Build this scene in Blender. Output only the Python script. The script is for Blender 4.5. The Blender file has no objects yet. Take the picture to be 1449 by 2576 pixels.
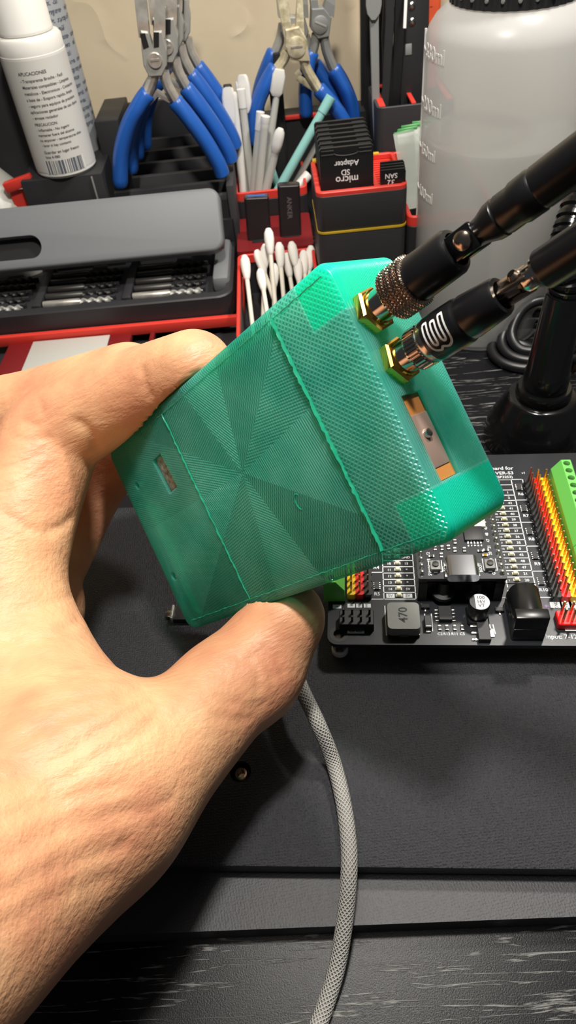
import bpy, bmesh, math, random
import numpy as np
from mathutils import Vector, Matrix

random.seed(7)
S = 0.001                      # all lengths below are millimetres
SC = bpy.context.scene
COL = SC.collection
R_ = math.radians

# ------------------------------------------------------------------ camera frame (a phone held over the desk)
FP, TH, PH, HC = 1750.0, R_(46.0), R_(7.06), 196.0
cf = Vector((0, math.cos(TH), -math.sin(TH)))
_r0 = Vector((1, 0, 0)); _u0 = _r0.cross(cf)
cr = _r0 * math.cos(PH) - _u0 * math.sin(PH)
cu = _u0 * math.cos(PH) + _r0 * math.sin(PH)
CP = Vector((0, 0, HC))

def at(x, y, z=None, Y=None, d=None):
    """world point (mm) seen at photo pixel x,y on the plane z=, Y= or at depth d="""
    q = cf + cr * ((x - 724.5) / FP) - cu * ((y - 1288) / FP)
    if z is not None: t = (z - CP.z) / q.z
    elif Y is not None: t = Y / q.y
    else: t = d
    return CP + q * t

def pix(p):
    v = p - CP; d = v.dot(cf)
    return 724.5 + FP * v.dot(cr) / d, 1288 - FP * v.dot(cu) / d

# ------------------------------------------------------------------ materials
def lin(c):
    o = []
    for v in c[:3]:
        v = v / 255.0
        o.append(v / 12.92 if v <= 0.04045 else ((v + 0.055) / 1.055) ** 2.4)
    return (o[0], o[1], o[2], 1.0)

def pm(name, col, rough=0.5, metal=0.0, spec=0.5, var=None, bump=None, sss=None, trans=0.0, alpha=1.0, coat=0.0, ior=1.5):
    """principled material; var=(scale, second colour[, stretch]); bump=(scale, strength[, stretch])"""
    m = bpy.data.materials.new(name); m.use_nodes = True
    nt = m.node_tree; b = nt.nodes['Principled BSDF']
    b.inputs['Base Color'].default_value = lin(col)
    b.inputs['Roughness'].default_value = rough
    b.inputs['Metallic'].default_value = metal
    b.inputs['Specular IOR Level'].default_value = spec
    b.inputs['Transmission Weight'].default_value = trans
    b.inputs['Alpha'].default_value = alpha
    b.inputs['Coat Weight'].default_value = coat
    b.inputs['IOR'].default_value = ior
    if sss:
        b.inputs['Subsurface Weight'].default_value = sss[0]
        b.inputs['Subsurface Radius'].default_value = sss[1]
        b.inputs['Subsurface Scale'].default_value = sss[2] * S
    if var or bump:
        tc = nt.nodes.new('ShaderNodeTexCoord')
    def noise(scale, stretch, detail=4):
        mp = nt.nodes.new('ShaderNodeMapping'); mp.inputs['Scale'].default_value = stretch or (1, 1, 1)
        nt.links.new(tc.outputs['Object'], mp.inputs['Vector'])
        n = nt.nodes.new('ShaderNodeTexNoise'); n.inputs['Scale'].default_value = scale; n.inputs['Detail'].default_value = detail
        nt.links.new(mp.outputs['Vector'], n.inputs['Vector'])
        return n
    if var:
        n = noise(var[0], var[2] if len(var) > 2 else None)
        rp = nt.nodes.new('ShaderNodeValToRGB')
        rp.color_ramp.elements[0].position = 0.35; rp.color_ramp.elements[1].position = 0.68
        rp.color_ramp.elements[0].color = lin(col); rp.color_ramp.elements[1].color = lin(var[1])
        nt.links.new(n.outputs['Fac'], rp.inputs['Fac']); nt.links.new(rp.outputs['Color'], b.inputs['Base Color'])
    if bump:
        n = noise(bump[0], bump[2] if len(bump) > 2 else None)
        bp = nt.nodes.new('ShaderNodeBump'); bp.inputs['Strength'].default_value = bump[1]; bp.inputs['Distance'].default_value = 0.0004
        nt.links.new(n.outputs['Fac'], bp.inputs['Height']); nt.links.new(bp.outputs['Normal'], b.inputs['Normal'])
    return m

M = {}
M['black'] = pm('black_plastic', (36, 36, 38), 0.45, bump=(2500, 0.08))
M['bin'] = pm('charcoal_print', (58, 58, 60), 0.55, bump=(900, 0.15, (0.05, 0.05, 3)))
M['bindark'] = pm('dark_print', (40, 40, 42), 0.55, bump=(900, 0.12, (0.05, 0.05, 3)))
M['red'] = pm('red_print', (222, 62, 50), 0.5, bump=(700, 0.12), sss=(0.25, (1, .3, .2), 2))
M['darkred'] = pm('dark_red_print', (120, 22, 26), 0.5, bump=(700, 0.1))
M['gold'] = pm('yellow_filament', (205, 170, 50), 0.4)
M['casegrey'] = pm('grey_case_plastic', (118, 121, 124), 0.5, bump=(3500, 0.06))
M['casedark'] = pm('dark_case_plastic', (44, 44, 47), 0.5)
M['steel'] = pm('steel', (214, 210, 202), 0.3, 0.55, var=(160, (176, 172, 164)))
M['dullsteel'] = pm('dull_steel', (172, 172, 166), 0.5, 0.3, bump=(900, 0.15))
M['greysteel'] = pm('grey_painted_steel', (138, 140, 138), 0.5, 0.2)
M['oldsteel'] = pm('worn_yellowed_steel', (226, 216, 186), 0.5, 0.25, var=(260, (176, 164, 130)), bump=(500, 0.4))
M['darkgap'] = pm('dark_recess', (22, 22, 24), 0.7)
M['blue'] = pm('blue_vinyl_grip', (34, 92, 178), 0.34, bump=(600, 0.1), sss=(0.1, (.2, .4, 1), 2))
M['white'] = pm('white_plastic', (232, 230, 224), 0.4, sss=(0.2, (1, 1, 1), 2))
M['paper'] = pm('label_paper', (214, 212, 206), 0.5)
M['ink'] = pm('label_ink', (40, 40, 42), 0.6)
M['greyink'] = pm('grey_ink', (90, 96, 106), 0.6)
M['greytube'] = pm('grey_tube', (168, 172, 176), 0.45)
M['clearwhite'] = pm('translucent_white_plastic', (215, 214, 206), 0.35, alpha=0.82, sss=(0.3, (1, 1, 1), 2))
M['teal'] = pm('teal_plastic', (150, 208, 202), 0.4, sss=(0.3, (.5, 1, 1), 2))
M['cotton'] = pm('cotton', (245, 242, 234), 0.95, bump=(1800, 0.4), sss=(0.3, (1, 1, 1), 1.5))
M['stick'] = pm('paper_stick', (238, 232, 216), 0.7)
M['wtext'] = pm('white_print', (232, 232, 232), 0.5)
M['usb'] = pm('usb_body', (46, 42, 44), 0.35, 0.3)
M['usbblue'] = pm('usb_tongue_blue', (70, 110, 180), 0.4)
M['usbtext'] = pm('usb_text', (130, 126, 126), 0.4, 0.5)
M['sd'] = pm('card_plastic', (26, 27, 29), 0.38)
M['sdridge'] = pm('card_ridges', (58, 58, 58), 0.5)
M['orange'] = pm('orange_plastic', (222, 88, 40), 0.45, var=(60, (190, 70, 40)))
M['bag'] = pm('clear_bag', (200, 206, 198), 0.25, alpha=0.45, bump=(200, 0.6))
M['baggreen'] = pm('green_zip_edge', (60, 140, 70), 0.4)
M['gloss'] = pm('gloss_black', (16, 16, 17), 0.16, coat=0.3)
M['satin'] = pm('satin_black', (22, 22, 24), 0.3)
M['rubber'] = pm('black_cable_rubber', (24, 24, 26), 0.38)
M['chrome'] = pm('dark_chrome', (196, 190, 182), 0.16, 1.0)
M['chromebronze'] = pm('bronze_chrome', (190, 172, 156), 0.2, 1.0)
M['shadebit'] = pm('shade_toned_bit_steel', (74, 72, 70), 0.4, 0.6)  # the lid's shade put into the colour of the rear bits
M['shadeflute'] = pm('shade_toned_flute_steel', (48, 47, 46), 0.45, 0.5)  # same lid shade carried in the flute colour
M['brass'] = pm('brass', (226, 186, 84), 0.2, 1.0)
M['nickel'] = pm('nickel', (200, 196, 190), 0.2, 1.0)
M['pcb'] = pm('black_solder_mask', (24, 27, 33), 0.35, bump=(300, 0.03))
M['pcbedge'] = pm('board_edge', (96, 86, 66), 0.6)
M['silk'] = pm('silkscreen', (222, 226, 228), 0.5)
M['hred'] = pm('header_red', (232, 28, 28), 0.4)
M['hyel'] = pm('header_yellow', (250, 205, 10), 0.4)
M['hblk'] = pm('header_black', (20, 20, 22), 0.45)
M['hgreen'] = pm('terminal_green', (112, 200, 92), 0.4, sss=(0.15, (.4, 1, .4), 2))
M['hgreend'] = pm('terminal_dark_green', (60, 130, 60), 0.4)
M['pin'] = pm('gold_pin', (206, 170, 110), 0.3, 1.0)
M['pindark'] = pm('tinned_pin', (150, 140, 128), 0.3, 1.0)
M['led'] = pm('led_lens', (232, 226, 196), 0.3, sss=(0.4, (1, 1, .8), 1))
M['solder'] = pm('solder', (225, 225, 220), 0.25, 1.0, bump=(2500, 0.4))
M['chip'] = pm('chip_black', (36, 36, 38), 0.5)
M['ferrite'] = pm('ferrite_grey', (128, 128, 124), 0.5, bump=(2500, 0.1))
M['canlid'] = pm('capacitor_can', (190, 190, 192), 0.5, 0.3)
M['usbc'] = pm('usb_c_shell', (190, 192, 198), 0.2, 1.0)
M['braid'] = None
M['brownpcb'] = pm('bare_brown_board', (176, 116, 58), 0.5, bump=(800, 0.1))
M['greycan'] = pm('shield_can', (176, 150, 138), 0.38, 0.55)
M['board_inside'] = pm('inner_board', (66, 62, 44), 0.5)
M['battery'] = pm('inner_battery', (84, 66, 46), 0.5)
M['redblock'] = pm('inner_brown_part', (150, 60, 50), 0.5)
M['labelchip'] = pm('printed_chip', (150, 148, 138), 0.5, var=(900, (84, 84, 78)))
M['blueglass'] = pm('inner_screen', (22, 60, 70), 0.3)
M['amber'] = pm('amber_liquid_bottle', (176, 120, 40), 0.25, var=(60, (120, 76, 24)))
M['purple'] = pm('purple_fleck', (130, 90, 150), 0.5)
M['glassbottle'] = pm('pale_glass', (170, 160, 140), 0.25)

def node_material(name):
    m = bpy.data.materials.new(name); m.use_nodes = True
    nt = m.node_tree
    return m, nt, nt.nodes['Principled BSDF'], nt.nodes.new('ShaderNodeTexCoord')

def mth(nt, op, a, b=None, c=None, clamp=False):
    n = nt.nodes.new('ShaderNodeMath'); n.operation = op; n.use_clamp = clamp
    for i, v in enumerate((a, b, c)):
        if v is None: continue
        if hasattr(v, 'is_output'): nt.links.new(v, n.inputs[i])
        else: n.inputs[i].default_value = v
    return n.outputs[0]

def vdot(nt, vec, d):
    n = nt.nodes.new('ShaderNodeVectorMath'); n.operation = 'DOT_PRODUCT'
    nt.links.new(vec, n.inputs[0]); n.inputs[1].default_value = d
    return n.outputs['Value']

def combine(nt, x, y, z):
    n = nt.nodes.new('ShaderNodeCombineXYZ')
    for i, v in enumerate((x, y, z)):
        if hasattr(v, 'is_output'): nt.links.new(v, n.inputs[i])
        else: n.inputs[i].default_value = v
    return n.outputs[0]

def tex_noise(nt, vec, scale, detail=3, rough=0.5):
    n = nt.nodes.new('ShaderNodeTexNoise'); n.inputs['Scale'].default_value = scale
    n.inputs['Detail'].default_value = detail; n.inputs['Roughness'].default_value = rough
    nt.links.new(vec, n.inputs['Vector']); return n.outputs['Fac']

def ramp(nt, fac, stops, interp='LINEAR'):
    n = nt.nodes.new('ShaderNodeValToRGB'); cr_ = n.color_ramp; cr_.interpolation = interp
    while len(cr_.elements) < len(stops): cr_.elements.new(0.5)
    for e, (p, c) in zip(cr_.elements, stops):
        e.position = p; e.color = c if len(c) == 4 else lin(c)
    nt.links.new(fac, n.inputs['Fac']); return n.outputs['Color']

def bump(nt, height, strength, dist, prev=None):
    n = nt.nodes.new('ShaderNodeBump'); n.inputs['Strength'].default_value = strength; n.inputs['Distance'].default_value = dist * S
    nt.links.new(height, n.inputs['Height'])
    if prev is not None: nt.links.new(prev, n.inputs['Normal'])
    return n.outputs['Normal']

# wall: warm beige plaster with soft trowel ridges
m, nt, b, tc = node_material('beige_plaster'); M['wall'] = m
col = ramp(nt, tex_noise(nt, tc.outputs['Object'], 25, 3), [(0.3, (222, 205, 174)), (0.7, (232, 216, 186))])
nt.links.new(col, b.inputs['Base Color']); b.inputs['Roughness'].default_value = 0.6
h = tex_noise(nt, tc.outputs['Object'], 16, 2, 0.4)
hm = mth(nt, 'MULTIPLY', mth(nt, 'SUBTRACT', tex_noise(nt, tc.outputs['Object'], 34, 1), 0.5), 7.0, clamp=True)
h2 = mth(nt, 'POWER', mth(nt, 'SUBTRACT', 1.0, mth(nt, 'ABSOLUTE', mth(nt, 'MULTIPLY', mth(nt, 'SUBTRACT', h, 0.52), 13.0)), clamp=True), 2.0)
h2 = mth(nt, 'MULTIPLY', h2, hm)
n1 = bump(nt, h2, 0.45, 1.0)
n2 = bump(nt, tex_noise(nt, tc.outputs['Object'], 300, 3), 0.12, 0.4, n1)
nt.links.new(n2, b.inputs['Normal'])

# desk: black wood grain foil, pores run along the desk
m, nt, b, tc = node_material('black_woodgrain'); M['desk'] = m
b.inputs['Base Color'].default_value = lin((24, 24, 27)); b.inputs['Specular IOR Level'].default_value = 0.22
gx = vdot(nt, tc.outputs['Object'], (0.998, -0.06, 0)); gy = vdot(nt, tc.outputs['Object'], (0.06, 0.998, 0))
warp = mth(nt, 'MULTIPLY', tex_noise(nt, combine(nt, mth(nt, 'MULTIPLY', gx, 30.0), mth(nt, 'MULTIPLY', gy, 30.0), 0.0), 1.0, 2), 0.002)
gyw = mth(nt, 'ADD', gy, warp)
gn_ = tex_noise(nt, combine(nt, mth(nt, 'MULTIPLY', gx, 20.0), mth(nt, 'MULTIPLY', gyw, 400.0), 1.7), 1.0, 2, 0.45)
ln = mth(nt, 'SUBTRACT', 1.0, mth(nt, 'MULTIPLY', mth(nt, 'ABSOLUTE', mth(nt, 'SUBTRACT', gn_, 0.52)), 38.0), clamp=True)
msk = mth(nt, 'MULTIPLY', mth(nt, 'SUBTRACT', tex_noise(nt, combine(nt, mth(nt, 'MULTIPLY', gx, 130.0), mth(nt, 'MULTIPLY', gyw, 1500.0), 3.0), 1.0, 3, 0.7), 0.45), 7.0, clamp=True)
por = mth(nt, 'MULTIPLY', ln, msk)
nt.links.new(mth(nt, 'ADD', 0.3, mth(nt, 'MULTIPLY', por, 0.1)), b.inputs['Roughness'])
nt.links.new(ramp(nt, por, [(0.05, (22, 22, 25)), (0.5, (120, 120, 118))]), b.inputs['Base Color'])
n1 = bump(nt, por, 0.5, 0.15)
n2 = bump(nt, tex_noise(nt, tc.outputs['Object'], 2600, 3, 0.7), 0.4, 0.14, n1)
nt.links.new(n2, b.inputs['Normal'])

# raised platform: embossed black leatherette with a diagonal weave
def leatherette(name, c, rough, spark):
    m, nt, b, tc = node_material(name)
    b.inputs['Base Color'].default_value = lin(c); b.inputs['Roughness'].default_value = rough
    vo = nt.nodes.new('ShaderNodeTexVoronoi'); vo.inputs['Scale'].default_value = 1900
    nt.links.new(tc.outputs['Object'], vo.inputs['Vector'])
    d1 = vdot(nt, tc.outputs['Object'], (0.62, 0.78, 0)); d2 = vdot(nt, tc.outputs['Object'], (-0.78, 0.62, 0))
    w = mth(nt, 'MULTIPLY', mth(nt, 'SINE', mth(nt, 'MULTIPLY', d1, 6200.0)), mth(nt, 'SINE', mth(nt, 'MULTIPLY', d2, 6200.0)))
    hh = mth(nt, 'ADD', vo.outputs['Distance'], mth(nt, 'MULTIPLY', w, 0.22))
    n1 = bump(nt, hh, spark, 0.25)
    n2 = bump(nt, tex_noise(nt, tc.outputs['Object'], 3600, 4, 0.75), spark, 0.2, n1)
    nt.links.new(n2, b.inputs['Normal'])
    return m
M['platform'] = leatherette('black_leatherette', (42, 43, 48), 0.32, 0.85)
M['ledge'] = leatherette('grey_black_strip', (58, 58, 62), 0.5, 0.25)

# skin
m, nt, b, tc = node_material('skin'); M['skin'] = m
oc = tc.outputs['Object']
blot = tex_noise(nt, oc, 55, 3)
col = ramp(nt, blot, [(0.30, (232, 182, 138)), (0.5, (223, 164, 124)), (0.72, (208, 140, 108))])
nt.links.new(col, b.inputs['Base Color'])
b.inputs['Roughness'].default_value = 0.46; b.inputs['Specular IOR Level'].default_value = 0.4
b.inputs['Subsurface Weight'].default_value = 0.22; b.inputs['Subsurface Radius'].default_value = (1, .35, .18); b.inputs['Subsurface Scale'].default_value = 0.003
wd = (at(600, 1700, d=160) - at(0, 2000, d=160)).normalized()
wn = (at(300, 1600, d=160) - at(300, 2200, d=150)).normalized(); wn = (wn - wd * wn.dot(wd)).normalized(); wb = wd.cross(wn)
ax_, ay_, az_ = vdot(nt, oc, wd), vdot(nt, oc, wn), vdot(nt, oc, wb)
wv = combine(nt, mth(nt, 'MULTIPLY', ax_, 70.0), mth(nt, 'MULTIPLY', ay_, 420.0), mth(nt, 'MULTIPLY', az_, 420.0))
n1 = bump(nt, tex_noise(nt, wv, 1.0, 5, 0.6), 0.42, 1.0)
wv2 = combine(nt, mth(nt, 'MULTIPLY', mth(nt, 'ADD', ax_, mth(nt, 'MULTIPLY', ay_, 0.5)), 260.0), mth(nt, 'MULTIPLY', ay_, 1100.0), mth(nt, 'MULTIPLY', az_, 1100.0))
n1 = bump(nt, tex_noise(nt, wv2, 1.0, 3, 0.6), 0.35, 0.4, n1)
vo = nt.nodes.new('ShaderNodeTexVoronoi'); vo.inputs['Scale'].default_value = 900; nt.links.new(oc, vo.inputs['Vector'])
n2 = bump(nt, vo.outputs['Distance'], 0.16, 0.22, n1)
nt.links.new(n2, b.inputs['Normal'])
M['nail'] = pm('nail', (226, 176, 152), 0.3, sss=(0.2, (1, .5, .4), 1))

# braided cable
m, nt, b, tc = node_material('grey_braid'); M['braid'] = m
b.inputs['Roughness'].default_value = 0.75
uv = tc.outputs['UV']
sx = nt.nodes.new('ShaderNodeSeparateXYZ'); nt.links.new(uv, sx.inputs[0])
a1 = mth(nt, 'SINE', mth(nt, 'ADD', mth(nt, 'MULTIPLY', sx.outputs[0], 2 * math.pi * 12), mth(nt, 'MULTIPLY', sx.outputs[1], 5600.0)))
a2 = mth(nt, 'SINE', mth(nt, 'SUBTRACT', mth(nt, 'MULTIPLY', sx.outputs[0], 2 * math.pi * 12), mth(nt, 'MULTIPLY', sx.outputs[1], 5600.0)))
mx = mth(nt, 'MAXIMUM', a1, a2)
col = ramp(nt, mx, [(0.0, (146, 144, 140)), (0.9, (178, 176, 171))])
nt.links.new(col, b.inputs['Base Color'])
nt.links.new(bump(nt, mx, 0.8, 0.25), b.inputs['Normal'])

# green 3D print: translucent, fine extrusion lines whose direction changes per sector of the lid
def green_print(name, face):
    m, nt, b, tc = node_material(name)
    oc = tc.outputs['Object']
    sp = nt.nodes.new('ShaderNodeSeparateXYZ'); nt.links.new(oc, sp.inputs[0])
    X = mth(nt, 'MULTIPLY', sp.outputs[0], 1000.0); Y = mth(nt, 'MULTIPLY', sp.outputs[1], 1000.0); Z = mth(nt, 'MULTIPLY', sp.outputs[2], 1000.0)
    ang = mth(nt, 'ARCTAN2', mth(nt, 'SUBTRACT', Y, 2.2), mth(nt, 'SUBTRACT', X, 2.5))
    sec = mth(nt, 'DIVIDE', mth(nt, 'ADD', ang, math.pi), 2 * math.pi)
    g = lambda v: (v, v, v, 1)
    th = ramp(nt, sec, [(0.0, g(.10)), (0.09, g(.55)), (0.21, g(.30)), (0.30, g(.80)), (0.40, g(.05)), (0.52, g(.45)), (0.60, g(.75)), (0.70, g(.2)), (0.80, g(.62)), (0.90, g(.35))], 'CONSTANT')
    tha = mth(nt, 'MULTIPLY', th, math.pi)
    # coarse diagonal hatch in the band beside the antennas, sectors elsewhere
    band = mth(nt, 'GREATER_THAN', X, 30.8)
    strip = mth(nt, 'LESS_THAN', X, -15.5)
    t1 = mth(nt, 'ADD', mth(nt, 'MULTIPLY', X, mth(nt, 'COSINE', tha)), mth(nt, 'MULTIPLY', Y, mth(nt, 'SINE', tha)))
    l1 = mth(nt, 'SINE', mth(nt, 'MULTIPLY', t1, 2 * math.pi / 0.62))
    l1b = mth(nt, 'SINE', mth(nt, 'MULTIPLY', mth(nt, 'ADD', X, mth(nt, 'MULTIPLY', Y, 0.05)), 2 * math.pi / 0.7))
    l1 = mth(nt, 'MULTIPLY', mth(nt, 'ADD', l1, mth(nt, 'MULTIPLY', l1b, 0.5)), 0.66)
    h1 = mth(nt, 'SINE', mth(nt, 'MULTIPLY', mth(nt, 'ADD', X, Y), 2 * math.pi / 1.25))
    h2 = mth(nt, 'SINE', mth(nt, 'MULTIPLY', mth(nt, 'SUBTRACT', X, Y), 2 * math.pi / 1.25))
    lb = mth(nt, 'MAXIMUM', h1, h2)
    lm = mth(nt, 'ADD', mth(nt, 'MULTIPLY', lb, band), mth(nt, 'MULTIPLY', l1, mth(nt, 'SUBTRACT', 1.0, band)))
    lm = mth(nt, 'MULTIPLY', lm, mth(nt, 'SUBTRACT', 1.0, mth(nt, 'MULTIPLY', strip, 0.75)))
    lz = mth(nt, 'SINE', mth(nt, 'MULTIPLY', Z, 2 * math.pi / 0.5))       # layer lines on the side walls
    isface = mth(nt, 'GREATER_THAN', Z, -0.5)
    hgt = mth(nt, 'ADD', mth(nt, 'MULTIPLY', lm, isface), mth(nt, 'MULTIPLY', lz, mth(nt, 'SUBTRACT', 1.0, isface)))
    cloud = tex_noise(nt, oc, 60, 4)
    col = ramp(nt, cloud, [(0.3, (50, 182, 156)), (0.7, (108, 216, 190))])
    cx0 = mth(nt, 'ABSOLUTE', Y); pst = mth(nt, 'MULTIPLY', mth(nt, 'GREATER_THAN', X, 39.0), mth(nt, 'GREATER_THAN', cx0, 18.0))
    mc_ = nt.nodes.new('ShaderNodeMix'); mc_.data_type = 'RGBA'; nt.links.new(pst, mc_.inputs[0]); nt.links.new(col, mc_.inputs[6]); mc_.inputs[7].default_value = lin((20, 214, 172)); col = mc_.outputs[2]
    nt.links.new(col, b.inputs['Base Color'])
    b.inputs['Roughness'].default_value = 0.3
    b.inputs['Subsurface Weight'].default_value = 0.75
    b.inputs['Subsurface Radius'].default_value = (0.35, 1.0, 0.75); b.inputs['Subsurface Scale'].default_value = 0.018
    nrm = bump(nt, hgt, 0.8, 0.2)
    nrm = bump(nt, tex_noise(nt, oc, 900, 2), 0.15, 0.3, nrm)
    nt.links.new(nrm, b.inputs['Normal'])
    tr = nt.nodes.new('ShaderNodeBsdfTransparent'); tr.inputs['Color'].default_value = (0.25, 0.86, 0.66, 1)
    mix = nt.nodes.new('ShaderNodeMixShader')
    # clearer between the extrusion lines, denser over the solid corner posts
    cx = mth(nt, 'ABSOLUTE', Y)
    post = mth(nt, 'MULTIPLY', mth(nt, 'GREATER_THAN', X, 38.5), mth(nt, 'GREATER_THAN', cx, 17.5))
    fac = mth(nt, 'ADD', 0.40, mth(nt, 'MULTIPLY', mth(nt, 'MULTIPLY', lm, -0.22), isface))
    fac = mth(nt, 'ADD', fac, mth(nt, 'MULTIPLY', strip, 0.16))
    fac = mth(nt, 'SUBTRACT', fac, mth(nt, 'MULTIPLY', post, 0.3), clamp=True)
    fac = mth(nt, 'MULTIPLY', fac, mth(nt, 'ADD', 0.75, mth(nt, 'MULTIPLY', th, 0.45)))
    nt.links.new(fac, mix.inputs[0]); nt.links.new(b.outputs[0], mix.inputs[1]); nt.links.new(tr.outputs[0], mix.inputs[2])
    nt.links.new(mix.outputs[0], nt.nodes['Material Output'].inputs['Surface'])
    return m
M['green'] = green_print('green_translucent_print', True)
M['greensolid'] = pm('green_solid_print', (40, 206, 160), 0.3, sss=(0.6, (.35, 1, .75), 6), bump=(900, 0.15))
M['greeninner'] = pm('green_inner_wall', (24, 128, 102), 0.5)
M['greenridge'] = pm('green_seam', (36, 160, 124), 0.25, sss=(0.5, (.4, 1, .7), 3), bump=(600, 0.5))

# wash bottle: milky polyethylene
m, nt, b, tc = node_material('milky_plastic'); M['milky'] = m
b.inputs['Base Color'].default_value = lin((246, 247, 248)); b.inputs['Roughness'].default_value = 0.32
b.inputs['Subsurface Weight'].default_value = 0.5; b.inputs['Subsurface Radius'].default_value = (1, 1, 1); b.inputs['Subsurface Scale'].default_value = 0.006
tl = nt.nodes.new('ShaderNodeBsdfTranslucent'); tl.inputs['Color'].default_value = (0.9, 0.91, 0.92, 1)
tp = nt.nodes.new('ShaderNodeBsdfTransparent'); tp.inputs['Color'].default_value = (0.92, 0.94, 0.96, 1)
mxa = nt.nodes.new('ShaderNodeMixShader'); mxa.inputs[0].default_value = 0.5
mxb = nt.nodes.new('ShaderNodeMixShader'); mxb.inputs[0].default_value = 0.36
nt.links.new(b.outputs[0], mxa.inputs[1]); nt.links.new(tl.outputs[0], mxa.inputs[2])
nt.links.new(mxa.outputs[0], mxb.inputs[1]); nt.links.new(tp.outputs[0], mxb.inputs[2])
nt.links.new(mxb.outputs[0], nt.nodes['Material Output'].inputs['Surface'])
M['liquid'] = pm('bottle_liquid', (220, 218, 206), 0.15, alpha=0.42, sss=(0.3, (1, 1, 1), 10))

# ------------------------------------------------------------------ mesh building
ROOT = {}

def _I(): return Matrix.Identity(4)
def T(x, y, z): return Matrix.Translation((x, y, z))
def RX(a): return Matrix.Rotation(R_(a), 4, 'X')
def RY(a): return Matrix.Rotation(R_(a), 4, 'Y')
def RZ(a): return Matrix.Rotation(R_(a), 4, 'Z')

def frame(o, x=None, y=None, z=None):
    """matrix with origin o and two given axes"""
    if z is not None and x is not None:
        z = Vector(z).normalized(); x = Vector(x); x = (x - z * x.dot(z)).normalized(); y = z.cross(x)
    elif x is not None and y is not None:
        x = Vector(x).normalized(); y = Vector(y); y = (y - x * y.dot(x)).normalized(); z = x.cross(y)
    else:
        z = Vector(z).normalized(); t = Vector((0, 0, 1)) if abs(z.z) < 0.9 else Vector((1, 0, 0))
        x = t.cross(z).normalized(); y = z.cross(x)
    m = Matrix.Identity(4)
    for i in range(3): m[i][0], m[i][1], m[i][2], m[i][3] = x[i], y[i], z[i], o[i]
    return m

class MB:
    def __init__(s): s.v = []; s.f = []; s.sm = []; s.uv = None
    def add(s, vf, Mx=None, smooth=False):
        vs, fs = vf
        n = len(s.v)
        if Mx is not None: s.v += [Mx @ Vector(v) for v in vs]
        else: s.v += [Vector(v) for v in vs]
        s.f += [tuple(i + n for i in q) for q in fs]; s.sm += [smooth] * len(fs)
        return s
    def box(s, sx, sy, sz, Mx=None, bev=0.0, seg=2): return s.add(box_vf(sx, sy, sz, bev, seg), Mx, bev > 0 and seg > 1)
    def cyl(s, r, h, Mx=None, seg=24, r2=None): return s.add(lathe_vf([(0, 0), (r, 0), (r if r2 is None else r2, h), (0, h)], seg), Mx, False)
    def lathe(s, prof, Mx=None, seg=32, smooth=True): return s.add(lathe_vf(prof, seg), Mx, smooth)
    def tube(s, pts, r, seg=12, Mx=None, smooth=True): return s.add(tube_vf(pts, r, seg), Mx, smooth)
    def text(s, t, size, Mx, align='CENTER', thick=0.0): return s.add(text_vf(t, size, align, thick), Mx)
    def build(s, name, mat, parent=None, world=True, angle=None):
        me = bpy.data.meshes.new(name)
        inv = _I()
        if parent is not None and world: inv = ROOT[parent.name].inverted()
        me.from_pydata([tuple((inv @ v) * S) for v in s.v], [], s.f)
        me.polygons.foreach_set('use_smooth', s.sm)
        me.update()
        if any(s.sm): 
            me.set_sharp_from_angle(angle=R_(angle or 40))
        me.materials.append(M[mat] if isinstance(mat, str) else mat)
        o = bpy.data.objects.new(name, me); COL.objects.link(o)
        if parent is not None:
            o.parent = parent; ROOT[o.name] = ROOT[parent.name]
        else: ROOT[o.name] = _I()
        return o

def box_vf(sx, sy, sz, bev=0.0, seg=2):
    """box centred in x,y standing on z=0"""
    bm = bmesh.new()
    bmesh.ops.create_cube(bm, size=1.0)
    for v in bm.verts: v.co = Vector((v.co.x * sx, v.co.y * sy, (v.co.z + 0.5) * sz))
    if bev > 0:
        bmesh.ops.bevel(bm, geom=list(bm.edges), offset=bev, segments=seg, profile=0.5, affect='EDGES')
    bm.verts.index_update()
    r = ([v.co.copy() for v in bm.verts], [tuple(v.index for v in f.verts) for f in bm.faces])
    bm.free(); return r

def loft_vf(loops, cap0=True, cap1=True, ring=False):
    n = len(loops[0]); vs = [p for l in loops for p in l]; fs = []
    m = len(loops)
    for k in range(m if ring else m - 1):
        a, b_ = k * n, ((k + 1) % m) * n
        for i in range(n):
            j = (i + 1) % n
            fs.append((a + i, a + j, b_ + j, b_ + i))
    if cap0 and not ring: fs.append(tuple(range(n - 1, -1, -1)))
    if cap1 and not ring: fs.append(tuple(range((m - 1) * n, m * n)))
    return vs, fs

def lathe_vf(prof, seg=32):
    loops = []
    for r, z in prof:
        r = max(r, 1e-4)
        loops.append([(r * math.cos(2 * math.pi * i / seg), r * math.sin(2 * math.pi * i / seg), z) for i in range(seg)])
    return loft_vf(loops)

def prism_vf(poly, z0, z1):
    return loft_vf([[(x, y, z0) for x, y in poly], [(x, y, z1) for x, y in poly]])

def rrect(w, d, r, n=5, cx=0, cy=0):
    pts = []
    for (sx, sy, a0) in ((1, 1, 0), (-1, 1, 90), (-1, -1, 180), (1, -1, 270)):
        for k in range(n + 1):
            a = R_(a0 + 90 * k / n)
            pts.append((cx + sx * (w / 2 - r) + r * math.cos(a), cy + sy * (d / 2 - r) + r * math.sin(a)))
    return pts

def bin_vf(w, d, h, wall=1.3, r=3.5, floor=1.5):
    o = rrect(w, d, r); i = rrect(w - 2 * wall, d - 2 * wall, max(r - wall, 0.4))
    o2 = rrect(w - 0.8, d - 0.8, r)
    L = lambda P, z: [(x, y, z) for x, y in P]
    return loft_vf([L(o2, 0), L(o, 0.8), L(o, h - 0.3), L(rrect(w - .6, d - .6, r), h), L(i, h), L(i, floor)])

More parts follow.
